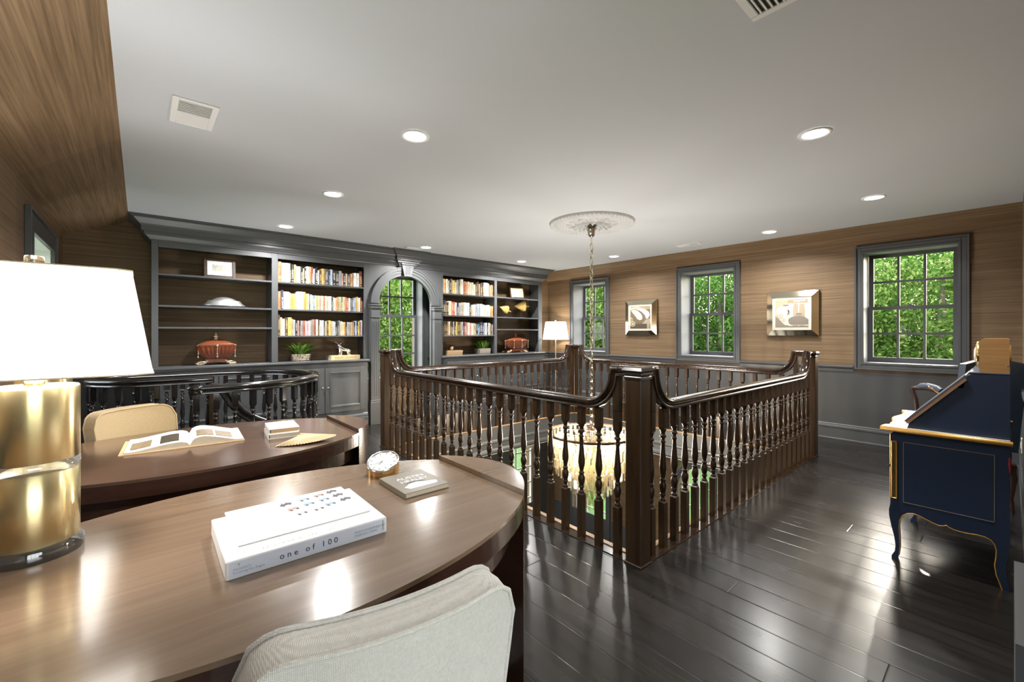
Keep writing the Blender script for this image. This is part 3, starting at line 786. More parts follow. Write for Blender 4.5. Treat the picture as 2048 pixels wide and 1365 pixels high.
casket('casket', 'rectangular ribbed chestnut casket with silver tassels and scroll feet beside the table lamp', (.70, 6.32, .965), True, .40, .24, .385)
casket('casket', 'smooth rounded chestnut casket with gilt tassels in the bookcase by the floor lamp', (5.55, 6.33, .965), False, .60, .27, .385)
# grass plants
def grass(name, label, loc, pw, pd, ph, potmat, gh, spread, n, seed):
    t = thing(name, label, 'plant', loc); rnd = random.Random(seed)
    p = MB(); th = .01
    p.prism([(-pw*.47,0),(pw*.47,0),(pw*.5,ph),(pw*.5-th,ph),(pw*.47-th,th),(-pw*.47+th,th),(-pw*.5+th,ph),(-pw*.5,ph)], 'y', -pd/2, pd/2)
    p.box(-pw*.49, pw*.49, -pd/2, -pd/2+th, 0, ph); p.box(-pw*.49, pw*.49, pd/2-th, pd/2, 0, ph); p.box(-pw*.46, pw*.46, -pd*.45, pd*.45, ph*.7, ph*.85)
    p.build('pot', potmat, t, .003)
    g = MB()
    for i in range(n):
        a = rnd.uniform(0, 2*PI); r0 = rnd.random()**.5
        bx, by = r0*pw*.36*math.cos(a), r0*pd*.36*math.sin(a)
        out = rnd.uniform(.15, 1.0)*spread; hh = gh*rnd.uniform(.6, 1.0)*(1-.25*out/spread)
        dx, dy = math.cos(a)*out, math.sin(a)*out*.6
        wd = rnd.uniform(.0045, .0075); px, py = -math.sin(a)*wd, math.cos(a)*wd
        vs = []
        for k in range(5):
            f = k/4; x = bx+dx*f**1.6; y = by+dy*f**1.6; z = ph*.8+hh*math.sin(f*PI/2*1.08); ww = 1-f**2
            vs += [(x-px*ww,y-py*ww,z),(x+px*ww,y+py*ww,z)]
        g.add(vs, [(2*k,2*k+1,2*k+3,2*k+2) for k in range(4)])
    o = g.build('grass_blades', M['blade'], t); o['kind'] = 'stuff'
    return t
grass('potted_grass', 'spiky green grass plant in a dark woven rectangular pot', (1.645, 6.31, .965), .235, .13, .095, M['woven'], .22, .34, 190, 3)
grass('potted_grass', 'spiky green grass plant in a plain grey wooden box', (4.75, 6.32, .965), .27, .15, .10, M['greywood'], .20, .32, 190, 5)
# book with gilt lettering, bull
t = thing('book', 'thick cream book lying flat under the silver bull, gilt letters on its spine', 'book', (2.235, 6.30, .965))
b = MB(); b.box(-.205, .205, -.05, .16, .003, .058); b.build('page_block', M['papere'], t)
c = MB(); c.box(-.21, .21, -.056, .165, 0, .004); c.box(-.21, .21, -.056, .165, .057, .061); c.box(-.20, .21, -.058, -.052, 0, .061); c.build('cover', plain('cream gilt cloth', (.72,.56,.30), .45), t, .001)
text('spine_lettering', 'RALPH LAUREN', .042, plain('gilt letters', (.40,.25,.08), .4, .3), t, Matrix.Translation((-.15,-.0585,.016)) @ Matrix.Rotation(PI/2,4,'X'), 1.0)
r = MB(); r.lathe([(0,.003),(.006,.006),(.012,.003)], (-.215,-.03,.02), 8); r.tube([(-.20,-.055,.04),(-.235,-.06,.03),(-.245,-.06,.008),(-.225,-.06,.002)], .004, 6); r.build('clasp', M['silver'], t)
t = thing('bull_figurine', 'silver abstract bull with long thin horns standing on a cream book', 'figurine', (2.235, 6.31, 1.026))
def skin(name, verts, edges, radii, mat, parent, root=0, sub=2):
    me = bpy.data.meshes.new(name); me.from_pydata(verts, edges, []); me.materials.append(mat)
    o = bpy.data.objects.new(name, me); COL.objects.link(o); o.parent = parent
    md = o.modifiers.new('skin', 'SKIN'); md.use_smooth_shade = True
    sv = me.skin_vertices[0].data if me.skin_vertices else None
    if sv is None:
        me.attributes.new('x', 'FLOAT', 'POINT')
    for i, r_ in enumerate(radii):
        rr = r_ if isinstance(r_, tuple) else (r_, r_)
        me.skin_vertices[0].data[i].radius = rr
    me.skin_vertices[0].data[root].use_root = True
    s = o.modifiers.new('sub', 'SUBSURF'); s.levels = sub; s.render_levels = sub
    return o
bb = MB()
def limb(mb, pts, rad, seg=10):
    mb.sweep([(math.cos(2*PI*k/seg), math.sin(2*PI*k/seg)) for k in range(seg)], pts, 0, radii=rad)
limb(bb, [(.098,0,.052),(.09,0,.07),(.05,0,.078),(.0,0,.085),(-.035,0,.10),(-.06,0,.125),(-.07,0,.15),(-.066,0,.165),(-.06,0,.172)], [.006,.026,.03,.032,.034,.03,.024,.018,.006])
limb(bb, [(-.055,0,.11),(-.062,-.012,.06),(-.06,-.012,0)], [.03,.024,.02]); limb(bb, [(-.045,0,.11),(-.04,.012,.06),(-.042,.014,0)], [.03,.024,.02])
limb(bb, [(.075,0,.075),(.08,-.014,.04),(.078,-.014,0)], [.026,.018,.015]); limb(bb, [(.065,0,.075),(.062,.014,.04),(.06,.014,0)], [.026,.018,.015])
bb.build('body', M['silver'], t)
for sx, pts in ((-1,[(-.066,0,.165),(-.09,.0,.172),(-.115,0,.185),(-.135,0,.205)]),(1,[(-.06,0,.165),(-.04,0,.172),(-.02,0,.187),(-.008,0,.207)])):
    h = MB(); limb(h, pts, [.006,.0055,.004,.0015], 8); h.build('horn', M['silver'], t)
# brass ball on two books
for k, (z, h, o, lab) in enumerate(((.965,.045,0,'tan leather book under another, below the small brass ball'),(1.010,.035,.008,'tan leather book on top of its pair, carrying the small brass ball'))):
    t = thing('book', lab, 'book', (4.10+o, 6.31, z))
    b = MB(); b.box(-.15, .15, -.06, .15, .003, h-.003); b.build('page_block', M['papert'], t)
    c = MB(); c.box(-.155, .155, -.066, .155, 0, .004); c.box(-.155, .155, -.066, .155, h-.004, h); c.box(-.155, .155, -.068, -.062, 0, h); c.build('cover', plain('tan leather', (.34,.22,.12), .5, var=.3, vs=30), t, .001)
o = MB(); o.sphere((0,0,.04), .04, 20, 14); o = o.build('brass_ball', M['bronze2'] if 'bronze2' in M else plain('aged brass', (.55,.40,.22), .3, 1.0, .3, 30)); o.location = (4.06, 6.30, 1.045)
tag(o, 'small round brass ball resting on a pair of tan books', 'ornament')
# gilded shell shapes on stands
def shell(label, loc, s, tilt, hz):
    t = thing('shell_sculpture', label, 'sculpture', loc)
    b = MB(); b.box(-.07*s, .07*s, -.035, .035, 0, .015); b.build('base', M['black'], t, .002)
    r = MB(); r.tube([(0,0,.012),(0,0,hz)], .004, 6); r.build('rod', M['black'], t)
    m = MB(lambda x, y, z: (x*math.cos(tilt)+z*math.sin(tilt), y, hz+.03-x*math.sin(tilt)+z*math.cos(tilt)))
    prof = [(-.17,.002),(-.12,.022),(-.06,.055),(0,.085),(.05,.098),(.085,.085),(.10,.05),(.112,.022),(.17,.012),(.20,.002)]
    mm = MB(lambda x, y, z: m.T(z*s, x*s*.6, y*s))
    mm.lathe(prof, seg=20, fn=lambda tt, z: 1+.08*math.cos(3*tt)+.03*math.cos(11*tt)); mm.build('shell', plain('gilded shell', (.60,.42,.13), .4, .5, .35, 35), t)
shell('smaller gilded shell shape on a low dark stand, on the shelf beside the books', (5.30, 6.34, 1.645), .85, .30, .13)
shell('larger gilded shell shape raised on a rod, second shelf by the corner', (5.72, 6.34, 1.645), 1.1, -.02, .20)
# ---------------------------------------------------------------- floor lamp in the corner
t = thing('floor_lamp', 'slim floor lamp with a lit white shade in the corner by the window', 'lamp', (6.37, 6.02, 0))
b = MB(); b.lathe([(0,.13),(.012,.13),(.02,.12),(.026,.02),(.04,.012)], seg=24); b.build('base', M['champ'], t)
p = MB(); p.tube([(0,0,.03),(0,0,1.30)], .011, 10); p.build('pole', plain('pale gold pole', (.75,.62,.42), .3, .7), t)
s = MB(); s.lathe([(1.215,.262),(1.57,.205)], seg=36, cap=False); s.build('lamp_shade', M['shade'], t)
f = MB(); f.tube([(0,0,1.30),(0,0,1.585)], .005, 6); f.sphere((0,0,1.60), .018, 10, 8); f.build('finial', M['champ'], t)
# ---------------------------------------------------------------- gallery balustrade
RP = [(-.024,-.034),(-.030,-.030),(-.030,-.020),(-.025,-.013),(-.026,-.006),(-.036,.002),(-.039,.012),(-.034,.023),(-.020,.031),(-.007,.034)]
RP = RP + [(-a, b) for a, b in reversed(RP)]
RPR = list(reversed(RP))
def baluster_mesh(mat, z0=.0, top=.875):
    b = MB(); h = .021
    b.box(-h, h, -h, h, z0, .285)
    b.add([(-h,-h,.285),(h,-h,.285),(h,h,.285),(-h,h,.285),(-.015,-.015,.293),(.015,-.015,.293),(.015,.015,.293),(-.015,.015,.293)], [(0,1,5,4),(1,2,6,5),(2,3,7,6),(3,0,4,7)])
    prof = [(.288,.014),(.295,.019),(.304,.019),(.309,.013),(.322,.0125),(.328,.0185),(.336,.0185),(.342,.014),(.352,.0175),(.372,.0225),(.392,.0225),(.408,.017),(.416,.0135),(.421,.0185),(.429,.0185),(.434,.0125),(.446,.0135),(.47,.0195),(.495,.0225),(.52,.0215),(.56,.0175),(.61,.0135),(.655,.0112),(.661,.0165),(.669,.0165),(.675,.0115),(.688,.0115),(.694,.0195),(.705,.0195),(.712,.013),(.724,.0135),(.734,.0185),(.742,.0185)]
    b.lathe(prof, seg=14, cap=False)
    b.add([(-.014,-.014,.738),(.014,-.014,.738),(.014,.014,.738),(-.014,.014,.738),(-h,-h,.752),(h,-h,.752),(h,h,.752),(-h,h,.752)], [(0,1,5,4),(1,2,6,5),(2,3,7,6),(3,0,4,7)])
    b.box(-h, h, -h, h, .752, top)
    return b
NX0, NX1, NY0, NY1 = 2.213, 5.575, 1.43, 4.842      # newel centres
bal = thing('balustrade', 'dark turned wooden balustrade with square newels round the open gallery well', 'railing')
nm = MB(); nm.box(-.052, .052, -.052, .052, 0, 1.085); nm.box(-.06, .06, -.06, .06, 0, .012)
n0 = None
for x, y in ((NX0,NY0),(NX1,NY0),(NX1,NY1),(NX0,NY1)):
    if n0 is None: n0 = nm.build('newel_post', M['bal'], bal, .004); n = n0
    else: n = n0.copy(); COL.objects.link(n)
    n.location = (x, y, 0)
    c = MB(); pr = [(-.05,1.075),(-.058,1.08),(-.058,1.092),(-.052,1.10),(-.066,1.118),(-.068,1.13),(-.058,1.147),(-.04,1.153),(.04,1.153),(.058,1.147),(.068,1.13),(.066,1.118),(.052,1.10),(.058,1.092),(.058,1.08),(.05,1.075)]
    half = [(q[1], -q[0]) for q in pr[:8]]
    k = len(half); vs = []
    for z, r in half:
        vs += [(x-r,y-r,z),(x+r,y-r,z),(x+r,y+r,z),(x-r,y+r,z)]
    c.add(vs, [(i*4+j, i*4+(j+1)%4, (i+1)*4+(j+1)%4, (i+1)*4+j) for i in range(k-1) for j in range(4)] + [(4*k-4,4*k-3,4*k-2,4*k-1)])
    c.build('newel_cap', M['rail'], n).location = (-x, -y, 0)
def gallery_rail(A, B):
    A, B = Vector(A), Vector(B); L = (B-A).length; u = (B-A)/L; s = (u.y, -u.x, 0)
    half = [(.02,1.119),(.10,1.119),(.156,1.119)] 
    # tight corner at the top, then a long easing down to the straight run
    ease = [(.375-.215*math.cos(PI/2*k/10), 1.111-.215*math.sin(PI/2*k/10)) for k in range(1, 11)]
    pts = half + ease; pts = pts + [(L-d, z) for d, z in reversed(pts)]
    m = MB(); m.sweep(RP, [(A.x+u.x*d, A.y+u.y*d, z) for d, z in pts], 0, side=s, smooth=True)
    o = m.build('handrail', M['rail'], bal); 
    es = o.modifiers.new('es', 'EDGE_SPLIT'); es.split_angle = .75
CN = [(NX0,NY0,0),(NX1,NY0,0),(NX1,NY1,0),(NX0,NY1,0)]
for i in range(4): gallery_rail(CN[i], CN[(i+1)%4])
b0 = None
for i in range(4):
    A, B = Vector(CN[i]), Vector(CN[(i+1)%4])
    for k in range(1, 24):
        p = A.lerp(B, k/24)
        if b0 is None: b0 = baluster_mesh(M['bal']).build('baluster', M['bal'], bal, .0015); o = b0
        else: o = b0.copy(); COL.objects.link(o)
        o.location = p
        d = min(k, 24-k)*(B-A).length/24
        if d < .2:
            e = MB(); e.box(-.021, .021, -.021, .021, .87, 1.08); e.build('baluster_extension', M['bal'], o)
for i in range(4):
    A, B = Vector(CN[i]), Vector(CN[(i+1)%4]); m = MB(); w = .05
    u = (B-A).normalized(); q = Vector((-u.y, u.x, 0))
    P0, P1 = A+q*.024-u*0, B+q*.062; m.box(min(P0.x,P1.x), max(P0.x,P1.x), min(P0.y,P1.y), max(P0.y,P1.y), 0, .012); m.build('base_strip', M['strip'], bal, .002)
    m = MB(); P0, P1 = A-q*.05-u*.05, B+q*.024+u*.05; m.box(min(P0.x,P1.x), max(P0.x,P1.x), min(P0.y,P1.y), max(P0.y,P1.y), 0, .006); m.build('floor_border', M['rail'], bal, .002)

# ---------------------------------------------------------------- curved stair railing
st = thing('stair_railing', 'glossy black curved stair railing with turned balusters behind the second desk', 'railing')
path = [(.33,4.13)] + arc(.60, 4.93, .81, -PI/2, PI/2, 25) + [(.3,5.74)] + arc(.0, 5.40, .345, PI/2, 1.5*PI, 15) + [(.3,5.055),(.53,5.055)]
m = MB(); m.sweep([(a*1.08, b*1.05) for a, b in RP], [(x,y,.905) for x, y in path], 0)
es = m.build('handrail', M['ebony'], st).modifiers.new('es', 'EDGE_SPLIT'); es.split_angle = .75
v = MB(); v.lathe([(.868,.03),(.872,.045),(.888,.052),(.90,.045),(.91,.055),(.922,.058),(.936,.048),(.941,.02)], (.33,4.13,0), 24); v.build('volute', M['ebony'], st)
b1 = baluster_mesh(M['ebony']).build('baluster', M['ebony'], st, .0015)
acc = 0; first = True
for i in range(len(path)-1):
    a, b = Vector(path[i]), Vector(path[i+1]); L = (b-a).length; d = (b-a)
    while acc < L:
        p = a.lerp(b, acc/L)
        o = b1 if first else b1.copy()
        if not first: COL.objects.link(o)
        first = False
        o.location = (p.x, p.y, 0); o.rotation_euler = (0,0,math.atan2(d.y, d.x)); acc += .128
    acc -= L
n = MB(); n.box(.50, .58, 5.015, 5.095, -.3, .86); n.build('end_post', M['bal'], st, .003)
r = MB(); r.sweep([(a*1.3, b*1.4) for a, b in RP], [(.57,4.72,.87),(.60,4.72,.80),(.645,4.71,.71),(.72,4.70,.61),(.83,4.70,.52),(.98,4.70,.44),(1.12,4.72,.38),(1.2,4.76,.1)], 0, side=(0,-1,0)); r.build('descending_rail', M['ebony'], st)

# ---------------------------------------------------------------- chandelier
CX_, CY_ = 3.93, 3.15
ch = thing('chandelier', 'tiered crystal bar chandelier hanging on a long chain through the gallery well', 'chandelier', (CX_, CY_, 0))
m = MB(); m.lathe([(CZ-.015,.075),(CZ-.022,.082),(CZ-.032,.078),(CZ-.045,.055),(CZ-.10,.042),(CZ-.14,.036),(CZ-.155,.03),(CZ-.165,.012)], seg=24, fn=lambda t, z: 1+.05*math.cos(8*t)); m.build('canopy', M['nickel'], ch)
m = MB(); m.tube([(0,0,CZ-.16),(0,0,CZ-.24)], .009, 8); z = CZ-.235; k = 0
while z > .30:
    L = .092; pts = []
    for i in range(12):
        a = 2*PI*i/12; q = .019*math.cos(a); zz = z-L/2+(L/2+.004)*math.sin(a)
        pts.append((q,0,zz) if k % 2 else (0,q,zz))
    m.sweep([(.005*math.cos(2*PI*j/6), .005*math.sin(2*PI*j/6)) for j in range(6)], pts, 0, closed=True, side=(0,1,0) if k % 2 else (1,0,0)); z -= .079; k += 1
m.tube([(.004,.004,CZ-.24),(-.004,.003,1.5),(.003,-.003,.28)], .0025, 5)
m.build('chain', M['champ'], ch)
m = MB(); m.lathe([(.30,.012),(.29,.022),(.25,.02),(.24,.06),(.225,.06),(.22,.01),(-.3,.01)], seg=12)
for k in range(6):
    a = 2*PI*k/6; m.tube([(0,0,.232),(.5*math.cos(a),.5*math.sin(a),.205)], .005, 6)
m.build('frame', plain('bronze frame', (.10,.06,.035), .4, .8), ch)
m = MB(); R = .505
m.lathe([(.185,R-.006),(.185,R),(.212,R),(.212,R-.006),(.185,R-.006)], seg=56, cap=False); m.build('ring', plain('dark bronze band', (.12,.065,.035), .35, .7), ch)
tiers = [(.495,.20,-.14,46,2),(.41,.16,-.27,38,2),(.32,.10,-.38,30,2),(.235,.02,-.48,22,2),(.15,-.08,-.57,14,2),(.075,-.2,-.67,8,2)]
cm = {}; cnt = 0; rest = MB(); import itertools
def crystal(mb, c, L, a):
    w, d = .0155, .006; ca, sa = math.cos(a), math.sin(a); vs = []
    for zz, q in ((c[2], .55), (c[2]-.012, 1), (c[2]-L+.012, 1), (c[2]-L, .45)):
        for (x, y) in ((-w*q,-d*q),(w*q,-d*q),(w*q,d*q),(-w*q,d*q)): vs.append((c[0]-x*sa+y*ca, c[1]+x*ca+y*sa, zz))
    mb.add(vs, [(i*4+j, i*4+(j+1)%4, (i+1)*4+(j+1)%4, (i+1)*4+j) for i in range(3) for j in range(4)] + [(3,2,1,0),(12,13,14,15)])
rnd = random.Random(4)
for (r, z1, z0, n, _) in tiers:
    rows = max(2, round((z1-z0)/.115)); L = (z1-z0)/rows
    for row in range(rows):
        for k in range(n):
            a = 2*PI*(k+(.5 if row % 2 else 0))/n+rnd.uniform(-.02,.02)
            c = (r*math.cos(a), r*math.sin(a), z1-row*L)
            facing = math.cos(a-math.atan2(-CY_, -CX_)) > .3
            if facing and row in (0, rows-1) and cnt < 92:
                o = MB(); crystal(o, c, L*.94, a); o.build('crystal_bar', M['crystal'], ch); cnt += 1
            else: crystal(rest, c, L*.94, a)
o = rest.build('crystal_bars', M['crystal'], ch); o['kind'] = 'stuff'
for k in range(8):
    a = 2*PI*k/8+.2; r = .30 if k % 2 else .42; z = .12 if k % 2 else .09
    b = MB(); b.lathe([(z-.06,.008),(z-.03,.012),(z-.028,.006)], (r*math.cos(a),r*math.sin(a),0), 8); so = b.build('bulb_holder', M['champ'], ch)
    b = MB(); b.sphere((r*math.cos(a),r*math.sin(a),z), .018, 10, 8, s=(1,1,1.6)); b.build('bulb', M['bulb'], so)

# medallion
md = MB()
def medal(u, v):
    a = 2*PI*u; r = .035+v*.45; q = r/.485
    h = .014+.018*math.exp(-((q-.96)/.03)**2)*(1+.5*math.cos(64*a))+.012*math.exp(-((q-.72)/.02)**2)+.010*math.exp(-((q-.66)/.015)**2)
    if .1 < q < .62: h += .045*abs(math.sin(6*a))*math.sin(PI*(q-.1)/.52)*(1+.35*math.sin(40*q+3*math.cos(12*a)))
    if .74 < q < .93: h += .026*abs(math.sin(24*a+30*q))*math.sin(PI*(q-.74)/.19)
    if q > .985: h = 0
    return (r*math.cos(a), r*math.sin(a), -h)
md.grid(medal, 220, 46, closeu=True)
o = md.build('ceiling_medallion', plain('plaster', (.46,.47,.48), .8)); o.location = (CX_, CY_, CZ)
tag(o, 'round ornamental plaster medallion on the ceiling above the chandelier chain', 'medallion')

# downlights and vents
DL = [((1.336,2.499),'round ceiling downlight above the second desk, large and bright'),((3.238,.809),'round ceiling downlight largest of the row along the window wall side'),((1.329,4.03),'round ceiling downlight over the curved stair rail'),((5.185,.831),'round ceiling downlight in front of the window beside the blue desk'),((1.308,5.628),'round ceiling downlight in front of the open shelves with the silver dish'),((5.966,1.971),'round ceiling downlight above the race car picture'),((3.202,5.651),'round ceiling downlight in front of the arch keystone'),((5.107,5.653),'round ceiling downlight in front of the bookcase with gilded shells'),((5.931,4.284),'round ceiling downlight above the headlamp picture')]
for (x, y), lab in DL:
    t = thing('downlight', lab, 'light', (x, y, CZ), 0, 'recessed ceiling downlights')
    r = MB(); r.lathe([(-.001,.092),(-.006,.09),(-.009,.078),(-.004,.068)], seg=36, cap=False); r.build('trim_ring', M['white'], t)
    l = MB(); l.lathe([(-.004,.069),(-.007,.05),(-.008,.001)], seg=30, cap=False); l.build('lens', M['lens'], t)
def vent(label, x, y, w, d, nsl, along, shut=.5):
    t = thing('ceiling_vent', label, 'vent', (x, y, CZ), 0, 'ceiling vents')
    f = MB(); e = .03; z = -.008
    f.box(-w/2, -w/2+e, -d/2, d/2, z, 0); f.box(w/2-e, w/2, -d/2, d/2, z, 0); f.box(-w/2+e, w/2-e, -d/2, -d/2+e, z, 0); f.box(-w/2+e, w/2-e, d/2-e, d/2, z, 0)
    f.build('frame', M['white'], t, .002)
    g = MB(); g.box(-w/2+e, w/2-e, -d/2+e, d/2-e, -.001, -.0002); g.build('backing', M['black'], t)
    s = MB()
    for k in range(nsl):
        f_ = (k+.5)/nsl
        if along == 'x':
            c = -d/2+e+(d-2*e)*f_; p = (d-2*e)/nsl
            if f_ > shut: s.box(-w/2+e, w/2-e, c-p*.48, c+p*.48, -.0065, -.0055)
            else: s.box(-w/2+e, w/2-e, c-p*.16, c+p*.16, -.0075, -.0015)
        else:
            c = -w/2+e+(w-2*e)*f_; h = (w-2*e)/nsl*.3
            s.prism([(c-h,-.0015),(c-h+.002,-.0015),(c+h,-.0075),(c+h-.002,-.0075)], 'y', -d/2+e, d/2-e)
    s.build('louvres', M['white'], t)
vent('white slotted ceiling vent near the sloped brown wall', .235, 3.08, .21, .36, 14, 'x')
vent('white ceiling vent with wide dark slots, cut off by the top of the photo', 1.70, .53, .36, .30, 12, 'x', 2)
vent('small white ceiling vent near the window wall by the headlamp picture', 5.95, 3.01, .12, .34, 10, 'x')
vent('tiny white ceiling vent just before the crown over the arch', 3.10, 5.83, .26, .10, 6, 'x')

# ---------------------------------------------------------------- pictures on the window wall
def wall_art(label, y0, y1, z0, z1, draw):
    """y0 is the end that shows on the left; a mirrored bevelled frame hangs on the wall"""
    t = thing('framed_picture', label, 'picture')
    W, H = y0-y1, z1-z0
    P = lambda s, q, d=0: (XR-.012-d, y0-s*W, z0+q*H)
    fx, fy = .075/W, .075/H
    f = MB(); o = [(0,0),(1,0),(1,1),(0,1)]; i = [(fx,fy),(1-fx,fy),(1-fx,1-fy),(fx,1-fy)]
    for k in range(4):
        a, b = o[k], o[(k+1)%4]; c, d = i[(k+1)%4], i[k]
        f.add([P(*a,.03),P(*b,.03),P(*c,.058),P(*d,.058)], [(0,1,2,3)])
        f.add([P(*a,0),P(*b,0),P(*b,.03),P(*a,.03)], [(0,1,2,3)])
        f.add([P(*d,.058),P(*c,.058),P(c[0],c[1],.048),P(d[0],d[1],.048)], [(0,1,2,3)])
    f.build('frame', M['champ'], t)
    b = MB(); b.add([P(0,0,-.012),P(1,0,-.012),P(1,1,-.012),P(0,1,-.012),P(0,0,.0),P(1,0,.0),P(1,1,.0),P(0,1,.0)], [(0,1,2,3),(4,5,6,7),(0,1,5,4),(1,2,6,5),(2,3,7,6),(3,0,4,7)]); b.build('back_board', M['black'], t)
    m = MB(); m.add([P(fx,fy,.046),P(1-fx,fy,.046),P(1-fx,1-fy,.046),P(fx,1-fy,.046)], [(0,1,2,3)]); m.build('mat_board', plain('cream mount', (.60,.57,.47), .6), t)
    g = .035; ax, ay = fx+g/W, fy+g/H
    Q = lambda s, q, d: P(ax+s*(1-2*ax), ay+q*(1-2*ay), d)
    pm = MB(); mats = []; lay = [0]
    def shape(pts, col):
        lay[0] += 1; d = .0465+.00025*lay[0]
        mt = plain('print tone', tuple(q*.72 for q in col), .45, var=.1, vs=14); mats.append(mt)
        pm.add([Q(max(0,min(1,p[0])), max(0,min(1,p[1])), d) for p in pts], [tuple(range(len(pts)))], len(mats)-1)
    draw(shape)
    pm.build('print', mats, t)
    return t
def ell(cx, cy, rx, ry, a0=0, a1=2*PI, n=30): return [(cx+rx*math.cos(a0+(a1-a0)*k/n), cy+ry*math.sin(a0+(a1-a0)*k/n)) for k in range(n)]
def art1(S):
    S([(0,0),(1,0),(1,1),(0,1)], (.20,.15,.095)); S([(0,.80),(1,.86),(1,1),(0,1)], (.36,.29,.20)); S([(0,.86),(.5,.93),(.9,.88),(.4,.98),(0,.95)], (.62,.54,.40))
    S([(.05,.82),(.2,.86),(.38,.80),(.55,.66),(.62,.52),(.6,.42),(.5,.38),(.38,.42),(.25,.58),(.12,.72)], (.76,.70,.58)); S([(.28,.88),(.5,.91),(.75,.86),(.93,.74),(.98,.60),(.88,.44),(.80,.44),(.74,.6),(.6,.74),(.42,.84)], (.82,.77,.66))
    S([(.62,.22),(1,.22),(1,.42),(.78,.40)], (.46,.38,.27)); S([(0,0),(1,0),(1,.2),(0,.24)], (.11,.08,.05)); S([(.84,0),(.97,0),(.97,.45),(.84,.4)], (.42,.37,.28))
    S(ell(.13,.22,.13,.12), (.66,.57,.40)); S(ell(.13,.22,.09,.085), (.14,.10,.06)); S(ell(.13,.22,.055,.05), (.70,.62,.46)); S(ell(.06,.40,.06,.11), (.60,.52,.37)); S(ell(.06,.40,.03,.07), (.2,.15,.09))
wall_art('square champagne framed picture of a vintage car headlamp between two windows', 4.557, 3.939, 1.312, 1.924, art1)
def art2(S):
    S([(0,0),(1,0),(1,1),(0,1)], (.62,.50,.34)); S([(0,0),(1,0),(1,.06),(.35,.08),(.2,.2),(.0,.42)], (.30,.26,.21))
    S([(.03,.56),(.06,.68),(.15,.76),(.24,.80),(.34,.86),(.6,.88),(.9,.86),(1,.84),(1,.08),(.45,.07),(.3,.09),(.2,.2),(.08,.4)], (.80,.75,.63))
    S([(.36,.88),(.40,1),(.97,1),(.97,.88),(.6,.86)], (.46,.37,.25)); S([(.56,.90),(.92,.93),(.92,.97),(.56,.96)], (.78,.71,.58)); S(ell(.33,.80,.095,.03), (.28,.23,.17))
    S([(.56,.34),(.54,.6),(.57,.84),(.88,.84),(.9,.6),(.89,.34)], (.50,.42,.30)); S(ell(.72,.44,.1,.07,0,PI), (.28,.23,.17)); S([(.70,.52),(.73,.52),(.73,.9),(.70,.9)], (.84,.80,.68))
    S([(.40,.24),(.42,.32),(.52,.38),(.70,.42),(.88,.38),(1,.28),(1,.10),(.5,.09),(.43,.13)], (.27,.235,.195))
    for cx, cy, r in ((.155,.41,.085),(.26,.27,.06)): S(ell(cx,cy,r,r*1.05), (.40,.33,.23)); S(ell(cx,cy,r*.8,r*.85), (.76,.70,.57)); S(ell(cx,cy,r*.3,r*.35), (.45,.37,.26))
    S(ell(.72,.055,.02,.02), (.80,.6,.5)); S([(.42,.05),(.54,.05),(.54,.075),(.42,.075)], (.80,.68,.56)); S([(.9,.05),(1,.05),(1,.085),(.9,.085)], (.80,.68,.56))
t = wall_art('wide champagne framed picture of a pale racing car marked 3', 2.232, 1.622, 1.312, 1.908, art2)
tx = text('print_number', '3', .085, M['ink'], t, Matrix.Translation((XR-.072, 1.985, 1.60)) @ Matrix(((0,0,-1,0),(-1,0,0,0),(0,1,0,0),(0,0,0,1))), 1.0)
tx.location.x = XR-.0675
# ---------------------------------------------------------------- the two oval desks
DZ = .76
def desk(label, cx, cy):
    t = thing('desk', label, 'desk', (cx, cy, 0), 0, 'oval writing desks')
    a, b, xs = .90, .53, .752
    def outline(k, lo, hi, n=40):
        """part of the ellipse scaled by k between x=lo and x=hi, closed"""
        A, B = a*k, b*k
        lo_, hi_ = max(lo, -A), min(hi, A)
        up = []; dn = []
        for i in range(n+1):
            f = i/n; x = lo_+(hi_-lo_)*(.5-.5*math.cos(PI*f))
            y = B*math.sqrt(max(0, 1-(x/A)**2)); xx = x if x > 0 else x*.885; up.append((xx, y)); dn.append((xx, -y))
        pts = dn + [p for p in reversed(up)]
        out = []
        for p in pts:
            if not out or math.hypot(p[0]-out[-1][0], p[1]-out[-1][1]) > 1e-4: out.append(p)
        if math.hypot(out[0][0]-out[-1][0], out[0][1]-out[-1][1]) < 1e-4: out.pop()
        return out
    m = MB(); m.prism(outline(1.0, -xs+.001, xs-.001), 'z', DZ-.012, DZ); m.build('desk_top', M['desktop'], t, .002)
    m = MB(); m.prism(outline(.998, -xs+.006, xs-.006), 'z', DZ-.075, DZ-.012); m.build('top_apron', M['desk'], t)
    m = MB(); m.prism(outline(.93, -xs+.03, xs-.03), 'z', DZ-.165, DZ-.076); m.build('drawer_band', M['desk'], t)
    for s in (1, -1):
        o = outline(1.0, xs, a) if s > 0 else outline(1.0, -a, -xs)
        m = MB(); m.prism(o, 'z', 0, DZ-.002, 0); e = m.build('end_panel', M['desk'], t, .003)
        m = MB(); m.prism(o, 'z', DZ-.0018, DZ+.02, 0); m.build('end_cap', M['desktop'], e, .002)
    m = MB(); m.box(-xs, xs, -.012, .012, .12, DZ-.1); m.build('modesty_panel', M['desk'], t)
    return t
d1 = desk('oval dark wooden desk carrying the big white boxed book, a clock and a lamp', .30, 1.445)
d2 = dup(d1, 'oval dark wooden desk carrying the open book and a folding fan', (.225, 2.80, 0), 0)
M['desktop_dim'] = wood('light-dimmed desktop veneer', (.085,.046,.030), (.135,.080,.054), 0, .2, .55, 9, .015, stretch=.05)  # same veneer, colour darkened to stand for weaker light on the far desk
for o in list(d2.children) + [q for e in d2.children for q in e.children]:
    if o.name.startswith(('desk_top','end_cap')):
        o.data = o.data.copy(); o.data.materials[0] = M['desktop_dim']

